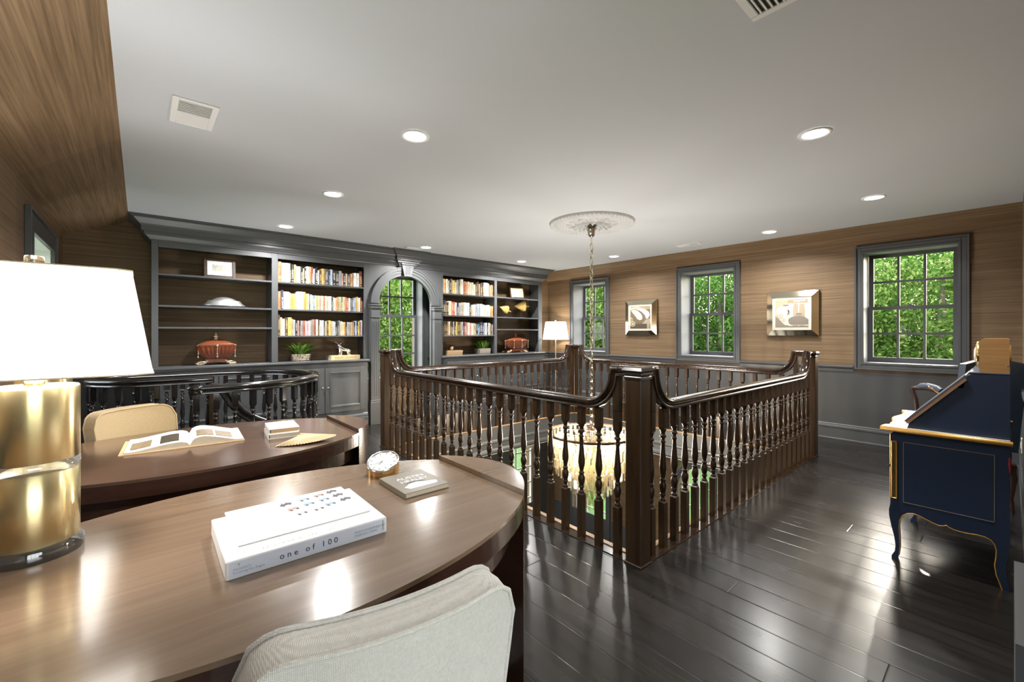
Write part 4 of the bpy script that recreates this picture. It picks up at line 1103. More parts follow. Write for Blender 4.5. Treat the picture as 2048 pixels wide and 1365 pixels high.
# ---------------------------------------------------------------- brass table lamps
def lamp(label, x, y):
    t = thing('table_lamp', label, 'lamp', (x, y, DZ), .3, 'brass table lamps')
    E = dict(seg=48, sx=.90, sy=.84)
    m = MB(); m.lathe([(0,.104),(.004,.106),(.03,.106),(.036,.10)], **E); m.build('acrylic_base', M['acryl'], t)
    m = MB(); m.lathe([(.036,.094),(.038,.0975),(.224,.0975),(.226,.094)], **E); m.build('lower_drum', M['brass'], t)
    m = MB(); m.lathe([(.226,.095),(.228,.0985),(.25,.0985),(.252,.095)], **E); m.build('acrylic_ring', M['acryl'], t)
    m = MB(); m.lathe([(.252,.094),(.254,.0975),(.444,.0975),(.447,.0965),(.449,.094),(.449,.001)], **E); m.build('upper_drum', M['brass'], t)
    m = MB(); m.lathe([(.449,.02),(.49,.02),(.492,.008),(.74,.008)], seg=16); m.build('stem', M['gold'], t)
    s = MB()
    def sec(w, d, c): return [(-w+c,-d),(w-c,-d),(w,-d+c),(w,d-c),(w-c,d),(-w+c,d),(-w,d-c),(-w,-d+c)]
    R = Matrix.Rotation(-.3, 3, 'Z')
    lo, hi = sec(.232,.135,.036), sec(.186,.10,.03)
    vs = [tuple(R @ Vector((p[0]+.01, p[1], .475))) for p in lo] + [tuple(R @ Vector((p[0]+.01, p[1], .765))) for p in hi]
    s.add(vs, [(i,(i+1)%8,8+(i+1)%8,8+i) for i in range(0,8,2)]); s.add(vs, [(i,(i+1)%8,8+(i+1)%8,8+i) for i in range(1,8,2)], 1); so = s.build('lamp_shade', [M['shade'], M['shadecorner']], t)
    for ring in (vs[:8], vs[8:]):
        tr = MB(); tr.sweep([(.0022*math.cos(2*PI*k/6), .0022*math.sin(2*PI*k/6)) for k in range(6)], ring, 0, closed=True); tr.build('shade_trim', M['shadein'], so)
    f = MB(); f.lathe([(.745,.008),(.750,.0195),(.791,.0195),(.794,.018)], seg=20); f.build('finial', M['acryl2'], t)
    return t
t = NT('smoky acrylic'); gl = t.new('BsdfGlass'); gl.inputs['Color'].default_value = (.95,.9,.8,1); gl.inputs['Roughness'].default_value = .03; t.link(gl.outputs[0], t.out.inputs[0]); M['acryl2'] = t.mat
l1 = lamp('brass drum table lamp with a glowing white shade beside the boxed book', -.213, 1.70)
l2 = dup(l1, 'brass drum table lamp mostly hidden behind the other lamp, on the desk with the fan', (-.315, 2.74, DZ))

# ---------------------------------------------------------------- upholstered chairs
def uph_chair(label, loc, rz, mat, piping):
    t = thing('upholstered_chair', label, 'chair', loc, rz)
    hw, H, z0, th = .232, .88, .42, .085
    def P(u, v, rear):
        x = (u-.5)*2*hw
        topz = H-.004*((u-.5)*2)**2
        k = abs(u-.5)*2
        r = .075
        if k > 1-r/hw: topz -= r-math.sqrt(max(0, r*r-((k-(1-r/hw))*hw)**2))
        z = z0+(topz-z0)*v
        q = 1-(x/hw)**2
        y = -.24-.055*q-.10*(z-z0)/(H-z0)*.55
        return (x*(1-.05*(1-v)), y-(th if rear else 0)*(.8+.2*v), z)
    m = MB(); nu, nv = 25, 10
    m.grid(lambda u, v: P(u, v, False), nu, nv); m.grid(lambda u, v: P(1-u, v, True), nu, nv)
    rim = lambda k: (k/12., 1.0) 
    edge = [(0, j/8) for j in range(9)] + [(i/24, 1) for i in range(1, 25)] + [(1, 1-j/8) for j in range(1, 9)]
    A = [P(u, v, False) for u, v in edge]; B = [P(u, v, True) for u, v in edge]; n = len(edge)
    C = [((a[0]+b[0])/2*1.0, (a[1]+b[1])/2, (a[2]+b[2])/2+.006) for a, b in zip(A, B)]
    m.add(A+C+B, [(i,i+1,n+i+1,n+i) for i in range(n-1)] + [(n+i,n+i+1,2*n+i+1,2*n+i) for i in range(n-1)], 0, True)
    b = [P(i/24, 0, False) for i in range(25)] + [P(1-i/24, 0, True) for i in range(25)]
    m.add(b, [tuple(range(50))])
    bo = m.build('backrest', mat, t)
    pr = [(.0045*math.cos(2*PI*k/8), .0045*math.sin(2*PI*k/8)) for k in range(8)]
    for E_ in (A, B):
        p = MB(); p.sweep(pr, [(x, y, z+.002) for x, y, z in E_], 0, side=None); p.build('piping', mat if piping is None else piping, bo)
    s = MB(); s.box(-.235, .235, -.25, .26, .38, .47); s.build('seat', mat, t, .03, 3)
    for x in (-.2, .2):
        for y in (-.26, .22):
            g = MB(); g.lathe([(0,.014),(.38,.022)], (x, y, 0), 10); g.build('leg', M['desk'], t)
    return t
uph_chair('cream linen upholstered chair with piped edges, cut off by the bottom of the photo', (.385, 1.045, 0), -.15, M['cream'], None)
uph_chair('tan linen upholstered chair behind the desk with the open book', (.16, 3.28, 0), PI-.62+1.24, M['tan'], None)

# ---------------------------------------------------------------- things on the desk in front
def sheared(t): pass
BX = thing('boxed_book', 'large white slipcased book with small car drawings on its cover', 'book', (.355, 1.365, DZ), -.015)
m = MB(); m.box(-.20, .20, -.155, .155, 0, .0445); m.build('slipcase', M['paperw'], BX, .002)
m = MB(); m.box(-.193, .193, -.1556, -.1545, .004, .041); m.build('spine_panel', plain('pale blue spine', (.68,.73,.82), .4), BX)
m = MB(); m.box(-.165, .178, -.085, .180, .045, .0485); cv = m.build('cover_folder', M['paperw'], BX, .001)
X90 = Matrix.Rotation(PI/2, 4, 'X')
text('spine_title', 'one of 100', .021, M['ink'], BX, Matrix.Translation((-.085,-.1562,.015)) @ X90, 1.55)
text('spine_author', 'PHOTOGRAPHED BY\nFABRIZIO FERRI', .0095, M['inkg'], BX, Matrix.Translation((.105,-.1562,.022)) @ X90)
text('spine_maker', 'MASERATI\nErmenegildo Zegna', .0078, M['inkg'], BX, Matrix.Translation((-.185,-.1562,.020)) @ X90, 1.1)
text('cover_line', 'EDIZIONE N. 100 / 100', .012, plain('embossed ink', (.66,.66,.66), .5), BX, Matrix.Translation((-.12,-.135,.0452)), 1.5, .0002)
m = MB(); m.prism([(-.1645,.012),(-.1615,.012),(-.16,.0),(-.1575,.012),(-.1545,.012)] if False else [(-.176,.036),(-.170,.036),(-.173,.029)], 'y', -.1566, -.1558); m.build('emblem', M['inkg'], BX)
m = MB()
for k in range(9): m.box(.186, .190, -.1566, -.1556, .010+.0032*k, .0122+.0032*k)
m.build('barcode_strip', M['inkg'], BX)
# small printed cars on the cover: each a body, a cabin and wheels
cars = [(-.01,.128,'ink'),(.045,.135,'inkb'),(.092,.142,'inkr'),(.135,.15,'ink'),(.0,.075,'inkr'),(.048,.088,'inkb'),(.095,.095,'inkb'),(.142,.105,'ink'),(.012,.028,'inkg'),(.060,.030,'inkg'),(.100,.045,'inkb'),(.150,.055,'ink')]
for cx, cy, im in cars:
    m = MB(); z0, z1 = .0485, .0490; L = .034; ang = .25
    c, s = math.cos(ang), math.sin(ang)
    m.T = lambda x, y, z, cx=cx, cy=cy: (cx+x*c-y*s*1.9, cy+x*s+y*c*1.9, z)
    m.prism([(-L/2,-.004),(L/2,-.004),(L/2,.001),(L*.3,.004),(L*.12,.0085),(-L*.2,.0085),(-L*.32,.003),(-L/2,.002)], 'z', z0, z1)
    for wx in (-L*.28, L*.28): m.prism(ell(wx,-.004,.0038,.0038,n=10), 'z', z0, z1+.0002, 1)
    m.prism([(-L*.16,.0035),(L*.08,.0035),(L*.04,.0072),(-L*.12,.0072)], 'z', z0, z1+.0003, 2)
    m.build('printed_car', [M[im], M['ink'], M['paperw']], cv)
# clock
t = thing('desk_clock', 'round brass desk clock with a tilted white dial on the desk', 'clock', (.772, 1.722, DZ), -.72)
m = MB(); n = 40; r = .066
vs = [(r*math.cos(2*PI*k/n), r*math.sin(2*PI*k/n), 0) for k in range(n)] + [(r*math.cos(2*PI*k/n), r*math.sin(2*PI*k/n)*1.0, .048+.38*r*math.sin(2*PI*k/n)) for k in range(n)]
m.add(vs, [(k,(k+1)%n,n+(k+1)%n,n+k) for k in range(n)], 0, True); m.add(vs, [tuple(range(n-1,-1,-1)), tuple(range(n,2*n))]); m.build('case', plain('polished brass case', (.66,.44,.20), .2, 1.0), t)
TL = Matrix.Translation((0,0,.048)) @ Matrix.Rotation(math.atan(.38), 4, 'X')
F = lambda x, y, z: tuple(TL @ Vector((x, y*1.07, z)))
m = MB(F); m.lathe([(0,.066),(.004,.067),(.007,.064),(.007,.058),(.004,.056)], seg=48, cap=False); m.build('bezel', M['silver'], t)
m = MB(F); m.lathe([(.0035,.057),(.0036,.001)], seg=40, cap=False); dl = m.build('dial', M['paperw'], t)
m = MB(F)
for k in range(12):
    a = 2*PI*k/12; c, s = math.cos(a), math.sin(a); w = .0013
    m.prism([(c*.043-s*w, s*.043+c*w),(c*.043+s*w, s*.043-c*w),(c*.052+s*w, s*.052-c*w),(c*.052-s*w, s*.052+c*w)], 'z', .0038, .0042)
m.build('hour_marks', M['ink'], dl)
for L, a, w in ((.028, -2.0, .0016),(.042, -2.45, .0011)):
    m = MB(F); c, s = math.cos(a), math.sin(a); m.prism([(-s*w,c*w),(s*w,-c*w),(c*L+s*w*.4,s*L-c*w*.4),(c*L-s*w*.4,s*L+c*w*.4)], 'z', .0046, .005); m.build('hand', M['champ'], dl)
# small taupe book
t = thing('book', 'small taupe hardback with a white car on its cover, beside the clock', 'book', (.803, 1.508, DZ), .0)
m = MB(); m.box(-.088, .083, -.106, .106, .002, .0165); m.build('page_block', M['papere'], t)
m = MB(); m.box(-.092, .088, -.11, .11, 0, .002); m.box(-.092, .088, -.11, .11, .0165, .0188); m.box(-.094, -.09, -.11, .11, 0, .0188); c = m.build('cover', M['taupe'], t, .0008)
text('cover_title', 'AUSTIN\nHEALEY', .036, M['paperw'], t, Matrix.Translation((-.055,.03,.0189)) @ Matrix.Rotation(.0,4,'Z'), .9, .0002)
m = MB(); m.prism([(-.055,-.075),(.055,-.075),(.068,-.06),(.066,-.045),(.03,-.035),(.0,-.02),(-.035,-.025),(-.05,-.04),(-.066,-.05)], 'z', .0188, .0192); m.build('cover_car', M['paperw'], c)
m = MB(); m.prism([(-.05,-.02),(.0,-.015),(.035,-.028),(.02,-.012),(-.02,-.004)], 'z', .0188, .0193); m.build('cover_hood', M['ink'], c)

# ---------------------------------------------------------------- things on the other desk
t = thing('open_book', 'open illustrated book lying on the desk by the tan chair', 'book', (.205, 2.925, DZ), -.06)
def page(sgn, W, D, hh):
    m = MB()
    def f(u, v):
        x = u*W; z = .008+hh*math.sin(PI*min(1,u*1.15)**.55)*(1-.35*u)*.9+.004
        return (sgn*x, -D/2+D*v, z)
    m.grid(f, 20, 2); m.grid(lambda u, v: (f(u,0)[0], f(u,0)[1], .004+(f(u,0)[2]-.004)*v), 20, 2, 1); m.grid(lambda u, v: (f(u,1)[0], f(u,1)[1], .004+(f(u,1)[2]-.004)*v), 20, 2, 1)
    m.grid(lambda u, v: (sgn*W, -D/2+D*u, .004+(f(1,0)[2]-.004)*v), 2, 2, 1)
    return m, f
for sgn, W, hh, pics in ((-1,.255,.026,[(.18,.48,.12,.72),(.62,.93,.14,.62)]),(1,.235,.045,[(.12,.44,.12,.6),(.48,.80,.14,.58)])):
    m, f = page(sgn, W, .33, hh); pg = m.build('pages', [M['paperw'], M['papere']], t)
    for i, (u0, u1, v0, v1) in enumerate(pics):
        p = MB(); p.grid(lambda u, v: (lambda q: (q[0], q[1], q[2]+.0022))(f(u0+(u1-u0)*u, v0+(v1-v0)*v)), 8, 2); p.build('illustration', M['sepia'] if (sgn < 0 and i == 0) else M['sepial'], pg)
m = MB(); m.box(-.275, .24, -.172, .172, 0, .004); m.build('cover', M['papert'], t)
for k, (z, lab, dx, dy) in enumerate(((DZ,'plain white book under another white book, on the desk with the fan',0,0),(DZ+.027,'white gilt-edged book with a small crest, lying on top of another',.006,.008))):
    t = thing('book', lab, 'book', (.622+dx, 2.775+dy, z), -.10)
    m = MB(); m.box(-.068, .072, -.105, .105, .003, .023); m.build('page_block', M['papert'] if k else M['papere'], t)
    m = MB(); m.box(-.075, .076, -.11, .11, 0, .003); m.box(-.075, .076, -.11, .11, .023, .026); m.box(-.077, -.073, -.11, .11, 0, .026); m.build('cover', M['paperw'], t, .001)
    if k:
        m = MB(); m.prism(ell(0,.0,.016,.018,n=16), 'z', .026, .0263); m.prism([(-.026,-.02),(.026,-.02),(.02,-.012),(-.02,-.012)], 'z', .026, .0263); m.prism([(-.03,.012),(-.018,.03),(0,.02),(.018,.03),(.03,.012)], 'z', .026, .0263); m.build('crest', M['inkg'], t)
t = thing('folding_fan', 'pale wooden folding fan spread open on the desk edge', 'fan', (.690, 2.655, DZ+.002), 0)
fm = wood('pale sandalwood', (.52,.38,.20), (.72,.56,.34), 0, .6, 0, 30)
for k in range(22):
    a = -2.28+ (2.28-.98)*k/21; L = .235; c, s = math.cos(a), math.sin(a); w0, w1 = .004, .0105
    m = MB(); z = .0006*k; tl = .0012
    m.add([(-s*w0,c*w0,z),(s*w0,-c*w0,z),(c*L+s*w1,s*L-c*w1,z),(c*(L+.006),s*(L+.006),z),(c*L-s*w1,s*L+c*w1,z+.006),
           (-s*w0,c*w0,z+tl),(s*w0,-c*w0,z+tl),(c*L+s*w1,s*L-c*w1,z+tl),(c*(L+.006),s*(L+.006),z+tl),(c*L-s*w1,s*L+c*w1,z+tl+.006)], [(4,3,2,1,0),(5,6,7,8,9),(0,1,6,5),(1,2,7,6),(2,3,8,7),(3,4,9,8),(4,0,5,9)])
    m.build('blade', fm, t)

# ---------------------------------------------------------------- blue secretary desk
SX0, SX1 = 3.42, 4.20
t = thing('secretary_desk', 'navy slant-front secretary desk with gilt edges and cabriole legs against the wall', 'desk')
side = [(.0,.762),(.455,.762),(.472,.74),(.472,.32),(.479,.285),(.478,.25),(.468,.19),(.455,.13),(.449,.08),(.452,.04),(.468,.008),(.466,0),(.440,0),(.431,.03),(.427,.08),(.428,.13),(.431,.19),(.428,.235),(.416,.265),(.395,.285),(.370,.292),(.345,.288),(.315,.276),(.285,.264),(.262,.259),(.246,.262),(.234,.270),(.222,.262),(.205,.256),(.180,.253),(.150,.254),(.118,.258),(.090,.258),(.066,.248),(.052,.228),(.046,.20),(.047,.165),(.052,.12),(.046,.07),(.034,.03),(.026,0),(.002,0),(.006,.03),(.012,.07),(.016,.12),(.008,.18),(.0,.25)]
for x in (SX0, SX1-.03):
    m = MB(); m.prism(side, 'x', x, x+.03); sp = m.build('side_panel', M['navy'], t, .003)
    g = MB(); lo = side[13:41]
    g.sweep([(.0035*math.cos(2*PI*k/6), .0035*math.sin(2*PI*k/6)) for k in range(6)], [(x+.002, y+.001, z-.001) for y, z in lo], 0, side=(1,0,0)); g.build('gilt_edge', M['gilt'], sp)
    if x == SX0:
        q = MB(); e = .003
        q.box(x-.0015, x+.002, .053, .415, .703-e, .703); q.box(x-.0015, x+.002, .053, .415, .345, .345+e); q.box(x-.0015, x+.002, .053, .053+e, .345, .703); q.box(x-.0015, x+.002, .415-e, .415, .345, .703)
        q.build('panel_line', plain('rubbed gilt line', (.30,.24,.18), .5), sp)
m = MB(); m.box(SX0+.03, SX1-.03, .0, .02, .30, .762); m.box(SX0+.03, SX1-.03, .44, .458, .30, .762); m.box(SX0+.03, SX1-.03, .0, .45, .30, .32); m.build('carcass', M['navy'], t)
m = MB()
m.prism([(SX0+.03,.30),(SX0+.03,.22),(SX0+.12,.285),(SX0+.3,.25),(SX0+.39,.27),(SX0+.48,.25),(SX1-.12,.285),(SX1-.03,.22),(SX1-.03,.30)], 'y', .44, .46); m.build('front_apron', M['navy'], t)
for z0, z1 in ((.335,.53),(.545,.735)):
    m = MB(); m.box(SX0+.05, SX1-.05, .455, .474, z0, z1); d = m.build('drawer', M['navy'], t, .003)
    g = MB(); e = .008
    for q in ((SX0+.05,SX1-.05,z0,z0+e),(SX0+.05,SX1-.05,z1-e,z1),(SX0+.05,SX0+.05+e,z0,z1),(SX1-.05-e,SX1-.05,z0,z1)): g.box(q[0], q[1], .474, .482, q[2], q[3])
    g.build('gilt_frame', M['gilt'], d, .002)
    for kx in (SX0+.2, SX1-.2):
        k = MB(lambda x, y, z, kx=kx, zz=(z0+z1)/2: (kx+x, .474+z, zz+y)); k.lathe([(0,.006),(.012,.006),(.02,.014),(.028,.001)], seg=12); k.build('knob', M['gold'], d)
g = MB(); e = .007
for q in ((.440,.468,.357,.357+e),(.440,.468,.703-e,.703),(.440,.440+e,.357,.703),(.468-e,.468,.357,.703)): g.box(SX0-.006, SX0+.001, q[0], q[1], q[2], q[3])
g.build('corner_frame', M['gilt'], t, .002)
m = MB(); m.box(SX0-.003, SX0+.001, .447, .460, .364, .696); m.build('corner_strip', M['gold'], t)
def front_edge(o):
    W = SX1-SX0; pts = []
    for i in range(33):
        u = i/32; y = .492+o+.012*math.cos(2*PI*u*2)*(1 if .06 < u < .94 else 1)-.018*math.exp(-((u-.14)/.03)**2)-.018*math.exp(-((u-.86)/.03)**2)
        pts.append((SX0-.014-o*.5+(W+.028+o)*u, y))
    return pts
m = MB(); fe = front_edge(0); m.prism([(SX1+.014,-.004),(SX0-.014,-.004)] + fe, 'z', .763, .785); m.build('writing_ledge', M['navy'], t)
m = MB(); fe2 = front_edge(.004); m.sweep([(-.008,-.012),(.006,-.012),(.011,-.004),(.009,.005),(.003,.011),(-.008,.012)], [(SX0-.016,-.01,.774)] + [(p[0],p[1],.774) for p in fe2] + [(SX1+.016,-.01,.774)], 0); m.build('ledge_moulding', M['gilt'], t)
m = MB(); m.prism([(SX1+.008,.0),(SX0-.008,.0)] + [(p[0]*1, p[1]-.008) for p in fe], 'z', .785, .787); m.build('sunlit_ledge_top', M['paperw2'] if 'paperw2' in M else plain('painted ledge sunlight', (.66,.62,.56), .35), t)  # pale colour over the navy ledge paints in the sunlight lying there
up = [(0,.787),(.398,.787),(.392,.812),(.178,1.062),(.160,1.085),(.150,1.10),(.138,1.126),(0,1.126)]
up = [(0,.787),(.398,.787),(.392,.815),(.200,1.040),(.168,1.045),(.163,1.090),(.152,1.115),(.135,1.124),(0,1.126)]
for x in (SX0+.012, SX1-.037):
    m = MB(); m.prism(up, 'x', x, x+.025); m.build('upper_side', M['navy'], t, .002)
m = MB(); m.box(SX0+.037, SX1-.037, 0, .015, .787, 1.126); m.build('upper_back', M['navy'], t)
m = MB(); m.box(SX0+.012, SX1-.012, 0, .15, 1.126, 1.134); m.build('top_shelf', M['navy'], t, .002)
m = MB(); m.prism([(.400,.815),(.150,1.105),(.163,1.116),(.414,.826)], 'x', SX0+.02, SX1-.02); ld = m.build('slant_lid', plain('rubbed navy lid', (.10,.10,.12), .3), t, .002)
m = MB(); m.prism([(.395,.811),(.155,1.090),(.163,1.098),(.404,.818)], 'x', SX0+.004, SX1-.004); m.build('lid_edge', wood('rubbed lid edge', (.30,.17,.09), (.45,.28,.16), 1, .4), ld)
k = MB(lambda x, y, z: (SX0+.36+x, .285+z*.75-y*.66, .965+z*.66+y*.75)); k.tube([(0,0,0),(0,0,.045)], .004, 6)
k.sweep([(.003*math.cos(2*PI*j/6), .003*math.sin(2*PI*j/6)) for j in range(6)], [(.014*math.cos(a), 0, .058+.013*math.sin(a)) for a in [2*PI*i/14 for i in range(14)]], 0, closed=True, side=(0,1,0)); k.build('key', M['gold'], ld)
g = MB()
for i in range(5): g.tube([(SX0+.03+i*.18,.008,1.134),(SX0+.03+i*.18,.008,1.17)], .004, 6); g.sphere((SX0+.03+i*.18,.008,1.175), .007, 8, 6)
g.tube([(SX0+.03,.008,1.165),(SX0+.75,.008,1.165)], .004, 6); g.build('gallery_rail', M['nickel'], t)
m = MB(); m.prism([(.0,.62),(.006,.69),(-.004,.70),(-.006,.64)], 'x', SX0-.003, SX0+.0); m.lathe([(.62,.001),(.66,.006),(.70,.003)], (SX0-.005,.001,0), 8); m.build('tassel', plain('red silk', (.45,.03,.03), .6), t)
# mantel clock
t = thing('mantel_clock', 'honey oak mantel clock with a brass bezel standing on the blue desk', 'clock', (3.53, .06, 1.134))
m = MB(); m.prism([(-.058,0),(.045,0),(.05,.005),(.05,.17),(.036,.184),(-.05,.186),(-.058,.182)], 'x', -.085, .085); m.build('case', M['oakclk'], t, .003)
m = MB(lambda x, y, z: (x, .05+z, .095+y)); m.lathe([(0,.074),(.008,.074),(.014,.068),(.012,.06)], seg=32, cap=False); m.build('bezel', M['gold'], t)
m = MB(lambda x, y, z: (x, .05+z, .095+y)); m.lathe([(.004,.062),(.012,.055),(.022,.03),(.024,.001)], seg=24, cap=False); m.build('glass_dome', plain('milky dial', (.75,.72,.62), .1), t)
m = MB(lambda x, y, z: (x, -.058-z, .10+y)); m.lathe([(0,.05),(.006,.05),(.008,.001)], seg=24, cap=False); m.build('back_cover', M['gold'], t)
# blue armchair
t = thing('armchair', 'slate blue leather armchair with carved arms beyond the navy desk', 'chair', (4.9, .25, 0), -.8)
t.scale = (.85, .85, 1)
m = MB(); m.grid(lambda u, v: ((u-.5)*.52*(1-.06*v), -.16-.10*v+.03*math.cos(PI*(u-.5)), .46+.71*v-.05*abs(u-.5)*2*v), 14, 8); m.grid(lambda u, v: ((.5-u)*.52*(1-.06*v), -.22-.10*v+.03*math.cos(PI*(u-.5)), .46+.71*v-.05*abs(u-.5)*2*v), 14, 8)
m.add([((u-.5)*.52*.94, -.26-d+.03*math.cos(PI*(u-.5)), 1.17-.05*abs(u-.5)*2) for d in (0,.06) for u in [i/13 for i in range(14)]], [(i,i+1,15+i,14+i) for i in range(13)], 0, True)
for u in (0, 1): m.add([((u-.5)*.52*(1-.06*v), -.16-.10*v-d, .46+.66*v) for v in (0,1) for d in (0,.06)], [(0,1,3,2)])
m.build('backrest', M['bluevel'], t)
m = MB(); m.box(-.29, .29, -.16, .32, .36, .47); m.build('seat', M['bluevel'], t, .035, 3)
m = MB(); m.box(-.30, .30, -.18, .33, .31, .365); m.build('seat_rail', M['desk'], t, .01)
for s in (-1, 1):
    a = MB(); q = .27*s
    a.sweep([(math.cos(2*PI*k/8), math.sin(2*PI*k/8)) for k in range(8)], [(q,-.2,.86),(q,-.05,.90),(q,.06,.905),(q,.15,.895),(q,.20,.89)], 0, radii=[.014,.018,.018,.016,.012], side=(1,0,0))
    a.sweep([(math.cos(2*PI*k/8), math.sin(2*PI*k/8)) for k in range(8)], [(q,.20,.898),(q,.195,.86),(q,.16,.80),(q,.145,.72),(q,.17,.62),(q,.21,.53),(q,.22,.36)], 0, radii=[.016,.02,.018,.018,.02,.022,.024], side=(1,0,0))
    ao = a.build('arm', M['desk'], t)
    p = MB(); p.sweep([(.026*math.cos(2*PI*k/10), .024*math.sin(2*PI*k/10)) for k in range(10)], [(q,-.12,.898),(q,-.08,.915),(q,.03,.925),(q,.09,.918),(q,.115,.905)], 0, side=(1,0,0)); p.build('arm_pad', M['bluevel'], ao)
    for y in (-.15, .29):
        l = MB(); l.sweep([(math.cos(2*PI*k/8), math.sin(2*PI*k/8)) for k in range(8)], [(q,y,.33),(q*1.05,y*1.04,.25),(q,y,.1),(q*1.04,y*1.03,.0)], 0, radii=[.03,.028,.016,.014], side=(1,0,0)); l.build('leg', M['desk'], t)
# light switch
t = thing('wall_outlet', 'pale outlet plate low on the wall behind the navy desk', 'outlet', (5.5, YD+.014, .42))
m = MB(); m.box(-.04, .04, 0, .007, -.06, .06); m.build('plate', plain('almond plastic', (.70,.62,.50), .4), t, .002)
m = MB(); m.box(-.012, .012, .006, .011, -.025, .025); m.build('socket', M['white'], t)
# ---------------------------------------------------------------- outdoors
import numpy as np
def leaf_mesh(name, n, seed, mat, rx, rz, size):
    rg = np.random.default_rng(seed)
    # clumped crown: leaves gather round many twig ends
    nc = 150
    d = rg.normal(size=(nc,3)); d /= np.linalg.norm(d,axis=1)[:,None]; rr = rg.uniform(.35,1,(nc,1))**.6
    cen = d*rr*np.array([rx,rx,rz])
    cid = rg.integers(0, nc, n); p = cen[cid] + rg.normal(size=(n,3))*np.array([.30,.30,.24])
    a = rg.normal(size=(n,3)); a[:,2] -= .3; a /= np.linalg.norm(a,axis=1)[:,None]
    b = np.cross(a, rg.normal(size=(n,3))); b /= np.linalg.norm(b,axis=1)[:,None]
    s = rg.uniform(.7,1.3,(n,1))*size
    v = np.stack([p-a*s, p+b*s*.45, p+a*s, p-b*s*.45], axis=1).reshape(-1,3)
    me = bpy.data.meshes.new(name); me.vertices.add(4*n); me.vertices.foreach_set('co', v.astype(np.float32).ravel())
    me.loops.add(4*n); me.loops.foreach_set('vertex_index', np.arange(4*n, dtype=np.int32))
    me.polygons.add(n); me.polygons.foreach_set('loop_start', np.arange(0,4*n,4,dtype=np.int32)); me.polygons.foreach_set('loop_total', np.full(n,4,dtype=np.int32))
    me.update(calc_edges=True); me.materials.append(mat); return me
LM = [leaf_mesh('foliage_a', 26000, 1, M['leaf'], 2.1, 2.2, .062), leaf_mesh('foliage_b', 26000, 2, M['leafdk'], 2.0, 2.4, .058), leaf_mesh('foliage_c', 22000, 3, M['leaf'], 1.8, 2.0, .07)]
def tree(label, x, y, zc, k, s, rz, name='tree'):
    t = thing(name, label, 'tree', (x, y, -3.2), rz, 'trees outside the windows')
    f = bpy.data.objects.new('foliage', LM[k]); COL.objects.link(f); f.parent = t; f.location = (0,0,zc+3.2); f.scale = (s,s,s); f['kind'] = 'stuff'
    m = MB(); H = zc+3.2
    m.sweep([(math.cos(2*PI*j/8), math.sin(2*PI*j/8)) for j in range(8)], [(0,0,0),(.08,.05,H*.4),(-.05,.1,H*.75),(.1,0,H+1.2)], 0, radii=[.22,.17,.13,.04], side=(1,0,0))
    for q in range(5):
        a = q*1.3; m.sweep([(math.cos(2*PI*j/6), math.sin(2*PI*j/6)) for j in range(6)], [(0,.05,H*.6+.2*q),(.7*math.cos(a),.7*math.sin(a),H*.75+.25*q),(1.5*math.cos(a),1.5*math.sin(a),H*.9+.3*q)], 0, radii=[.08,.05,.015], side=(-math.sin(a),math.cos(a),0))
    m.build('trunk', M['bark'], t)
# beyond the window wall (the sun clears their tops)
TR = [(15.2,1.1,1.6,0,.95,'broad leafy tree outside the window beside the blue desk'),(16.2,3.6,1.5,2,1.0,'pale leafy tree outside, partly hidden by the wall between windows'),(14.2,6.1,1.5,1,1.0,'dark leafy tree outside the window between the two pictures'),
      (17.2,8.4,2.0,0,1.05,'bright tree behind the darker one outside the middle window'),(13.6,9.9,1.6,2,1.0,'leafy tree outside between the middle and the corner window'),(13.4,12.6,1.7,1,1.05,'dark tree outside the corner window by the floor lamp'),
      (20.0,2.6,2.7,1,1.2,'dark tree standing behind the broad one outside the window by the blue desk'),(20.5,6.4,.9,2,1.1,'tall pale tree farther off outside the middle window'),(17.5,15.5,2.4,0,1.2,'bright tree farther off outside the corner window'),
      (3.6,15.0,1.7,1,1.05,'dark tree outside the arched window, behind its left panes'),(6.0,13.6,1.5,0,1.0,'bright leafy tree filling the panes of the arched window'),(8.6,15.6,1.9,1,1.1,'dark tree outside the arched window, behind its right panes'),
      (6.6,18.4,3.0,2,1.4,'big pale tree farthest beyond the arched window'),(14.8,-.2,-1.2,0,.8,'low bushy tree below the window beside the blue desk')]
for i, (x, y, z, k, s, lab) in enumerate(TR): tree(lab, x, y, z, k, s, i*1.1)
g = MB(); g.box(-60, 90, -60, 90, -3.3, -3.2); o = struct(g.build('ground', M['lawn']))

# ---------------------------------------------------------------- light
wd = bpy.data.worlds.new('sky'); SC.world = wd; wd.use_nodes = True
nt = wd.node_tree; bg = nt.nodes['Background']
sky = nt.nodes.new('ShaderNodeTexSky'); sky.sky_type = 'NISHITA'; sky.sun_disc = False; sky.sun_elevation = math.radians(22); sky.sun_rotation = math.radians(96); sky.air_density = 1.0; sky.dust_density = 2.5
mx = nt.nodes.new('ShaderNodeMix'); mx.data_type = 'RGBA'; mx.inputs[0].default_value = .75; mx.inputs[7].default_value = (3.4,3.35,3.3,1)
nt.links.new(sky.outputs[0], mx.inputs[6]); nt.links.new(mx.outputs[2], bg.inputs[0]); bg.inputs[1].default_value = 1.3
def light(name, typ, loc, energy, col=(1,1,1), **k):
    l = bpy.data.lights.new(name, typ); l.energy = energy; l.color = col
    for a, b in k.items(): setattr(l, a, b)
    o = bpy.data.objects.new(name, l); COL.objects.link(o); o.location = loc; return o
s = light('sun', 'SUN', (20,3,8), .8, (1,.93,.80), angle=.012)
s.rotation_euler = Vector((-1,-.08,-.33)).to_track_quat('-Z', 'Y').to_euler()
for (x, y), lab in DL:
    l = light('downlight_lamp', 'AREA', (x, y, CZ-.012), 30 if y > 5 else 16, (1,.98,.95), shape='DISK', size=.12); l.data.spread = 2.6
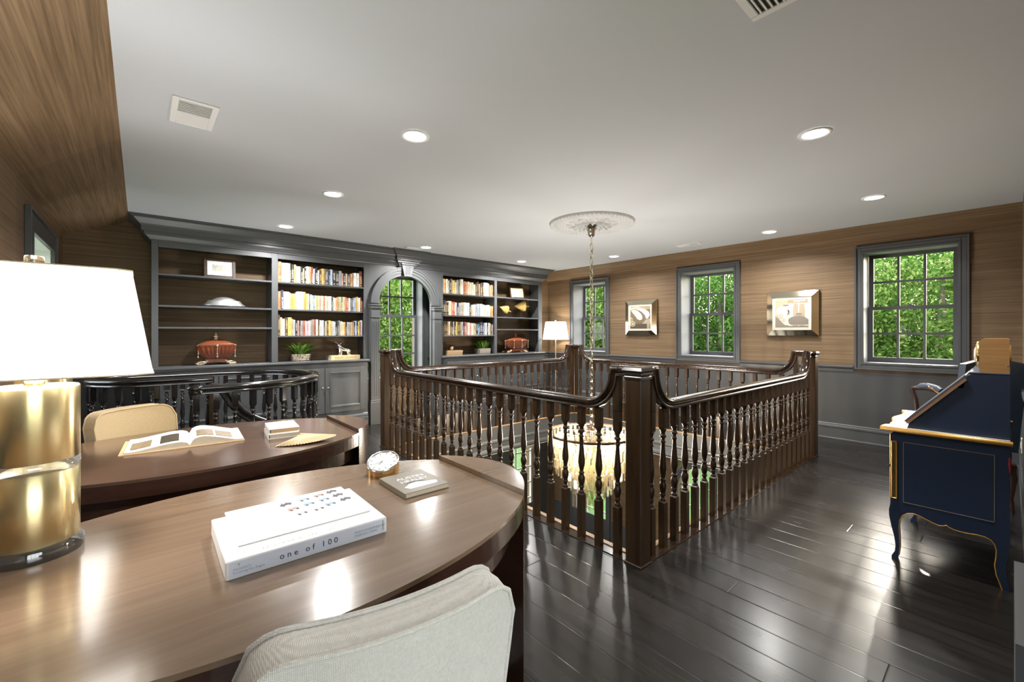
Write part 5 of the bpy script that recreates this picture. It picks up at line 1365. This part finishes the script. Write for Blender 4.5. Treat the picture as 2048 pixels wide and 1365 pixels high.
for k in range(6):
    a = 2*PI*k/6+.2; light('chandelier_lamp', 'POINT', (CX_+.3*math.cos(a), CY_+.3*math.sin(a), .10), 30, (1,.91,.80), shadow_soft_size=.05)
for (x, y) in ((-.213,1.70),(-.315,2.74)):
    light('table_lamp_bulb', 'POINT', (x+.01, y, 1.40), 17, (1,.97,.93), shadow_soft_size=.04)
light('stair_fill_light', 'POINT', (.45,4.95,-1.6), 110, (1,.98,.95), shadow_soft_size=.45)  # unseen fill light added below the stair opening to brighten ceiling and balusters
light('floor_lamp_bulb', 'POINT', (6.37,6.02,1.40), 14, (1,.88,.7), shadow_soft_size=.04)
# daylight portals in the window openings (sampling guides only)
def portal(loc, rot, sx, sy):
    l = light('window_portal', 'AREA', loc, 1, shape='RECTANGLE', size=sx, size_y=sy); l.rotation_euler = rot; l.data.cycles.is_portal = True
for a0, a1, z0, z1 in WB: portal((XR+.37, (a0+a1)/2, (z0+z1)/2), (PI/2,0,PI/2), a1-a0, z1-z0)
portal((3.15, YA+.37, 1.46), (-PI/2,0,0), 1.0, 1.66)
portal((XL-.31, 5.22, 1.52), (PI/2,0,-PI/2), 1.0, 1.15)
portal((.425,-1.71,1.35), (PI/2,0,0), 1.85, 2.0)

# ---------------------------------------------------------------- camera and view
cam = bpy.data.cameras.new('camera'); cam.sensor_width = 36; cam.lens = 861/2048*36; cam.shift_y = -16.5/2048; cam.clip_start = .02
co = bpy.data.objects.new('camera', cam); COL.objects.link(co); co.location = (0,0,1.35); co.rotation_euler = (PI/2, 0, -math.atan2(744,861))
SC.camera = co
SC.view_settings.view_transform = 'Standard'; SC.view_settings.look = 'None'; SC.view_settings.gamma = 1; SC.view_settings.exposure = 1.05
SC.view_settings.use_curve_mapping = False
c = SC.cycles; c.use_denoising = True; c.max_bounces = 8; c.diffuse_bounces = 4; c.glossy_bounces = 4; c.transmission_bounces = 6; c.transparent_max_bounces = 24
c.sample_clamp_indirect = 6; c.caustics_reflective = False; c.caustics_refractive = False
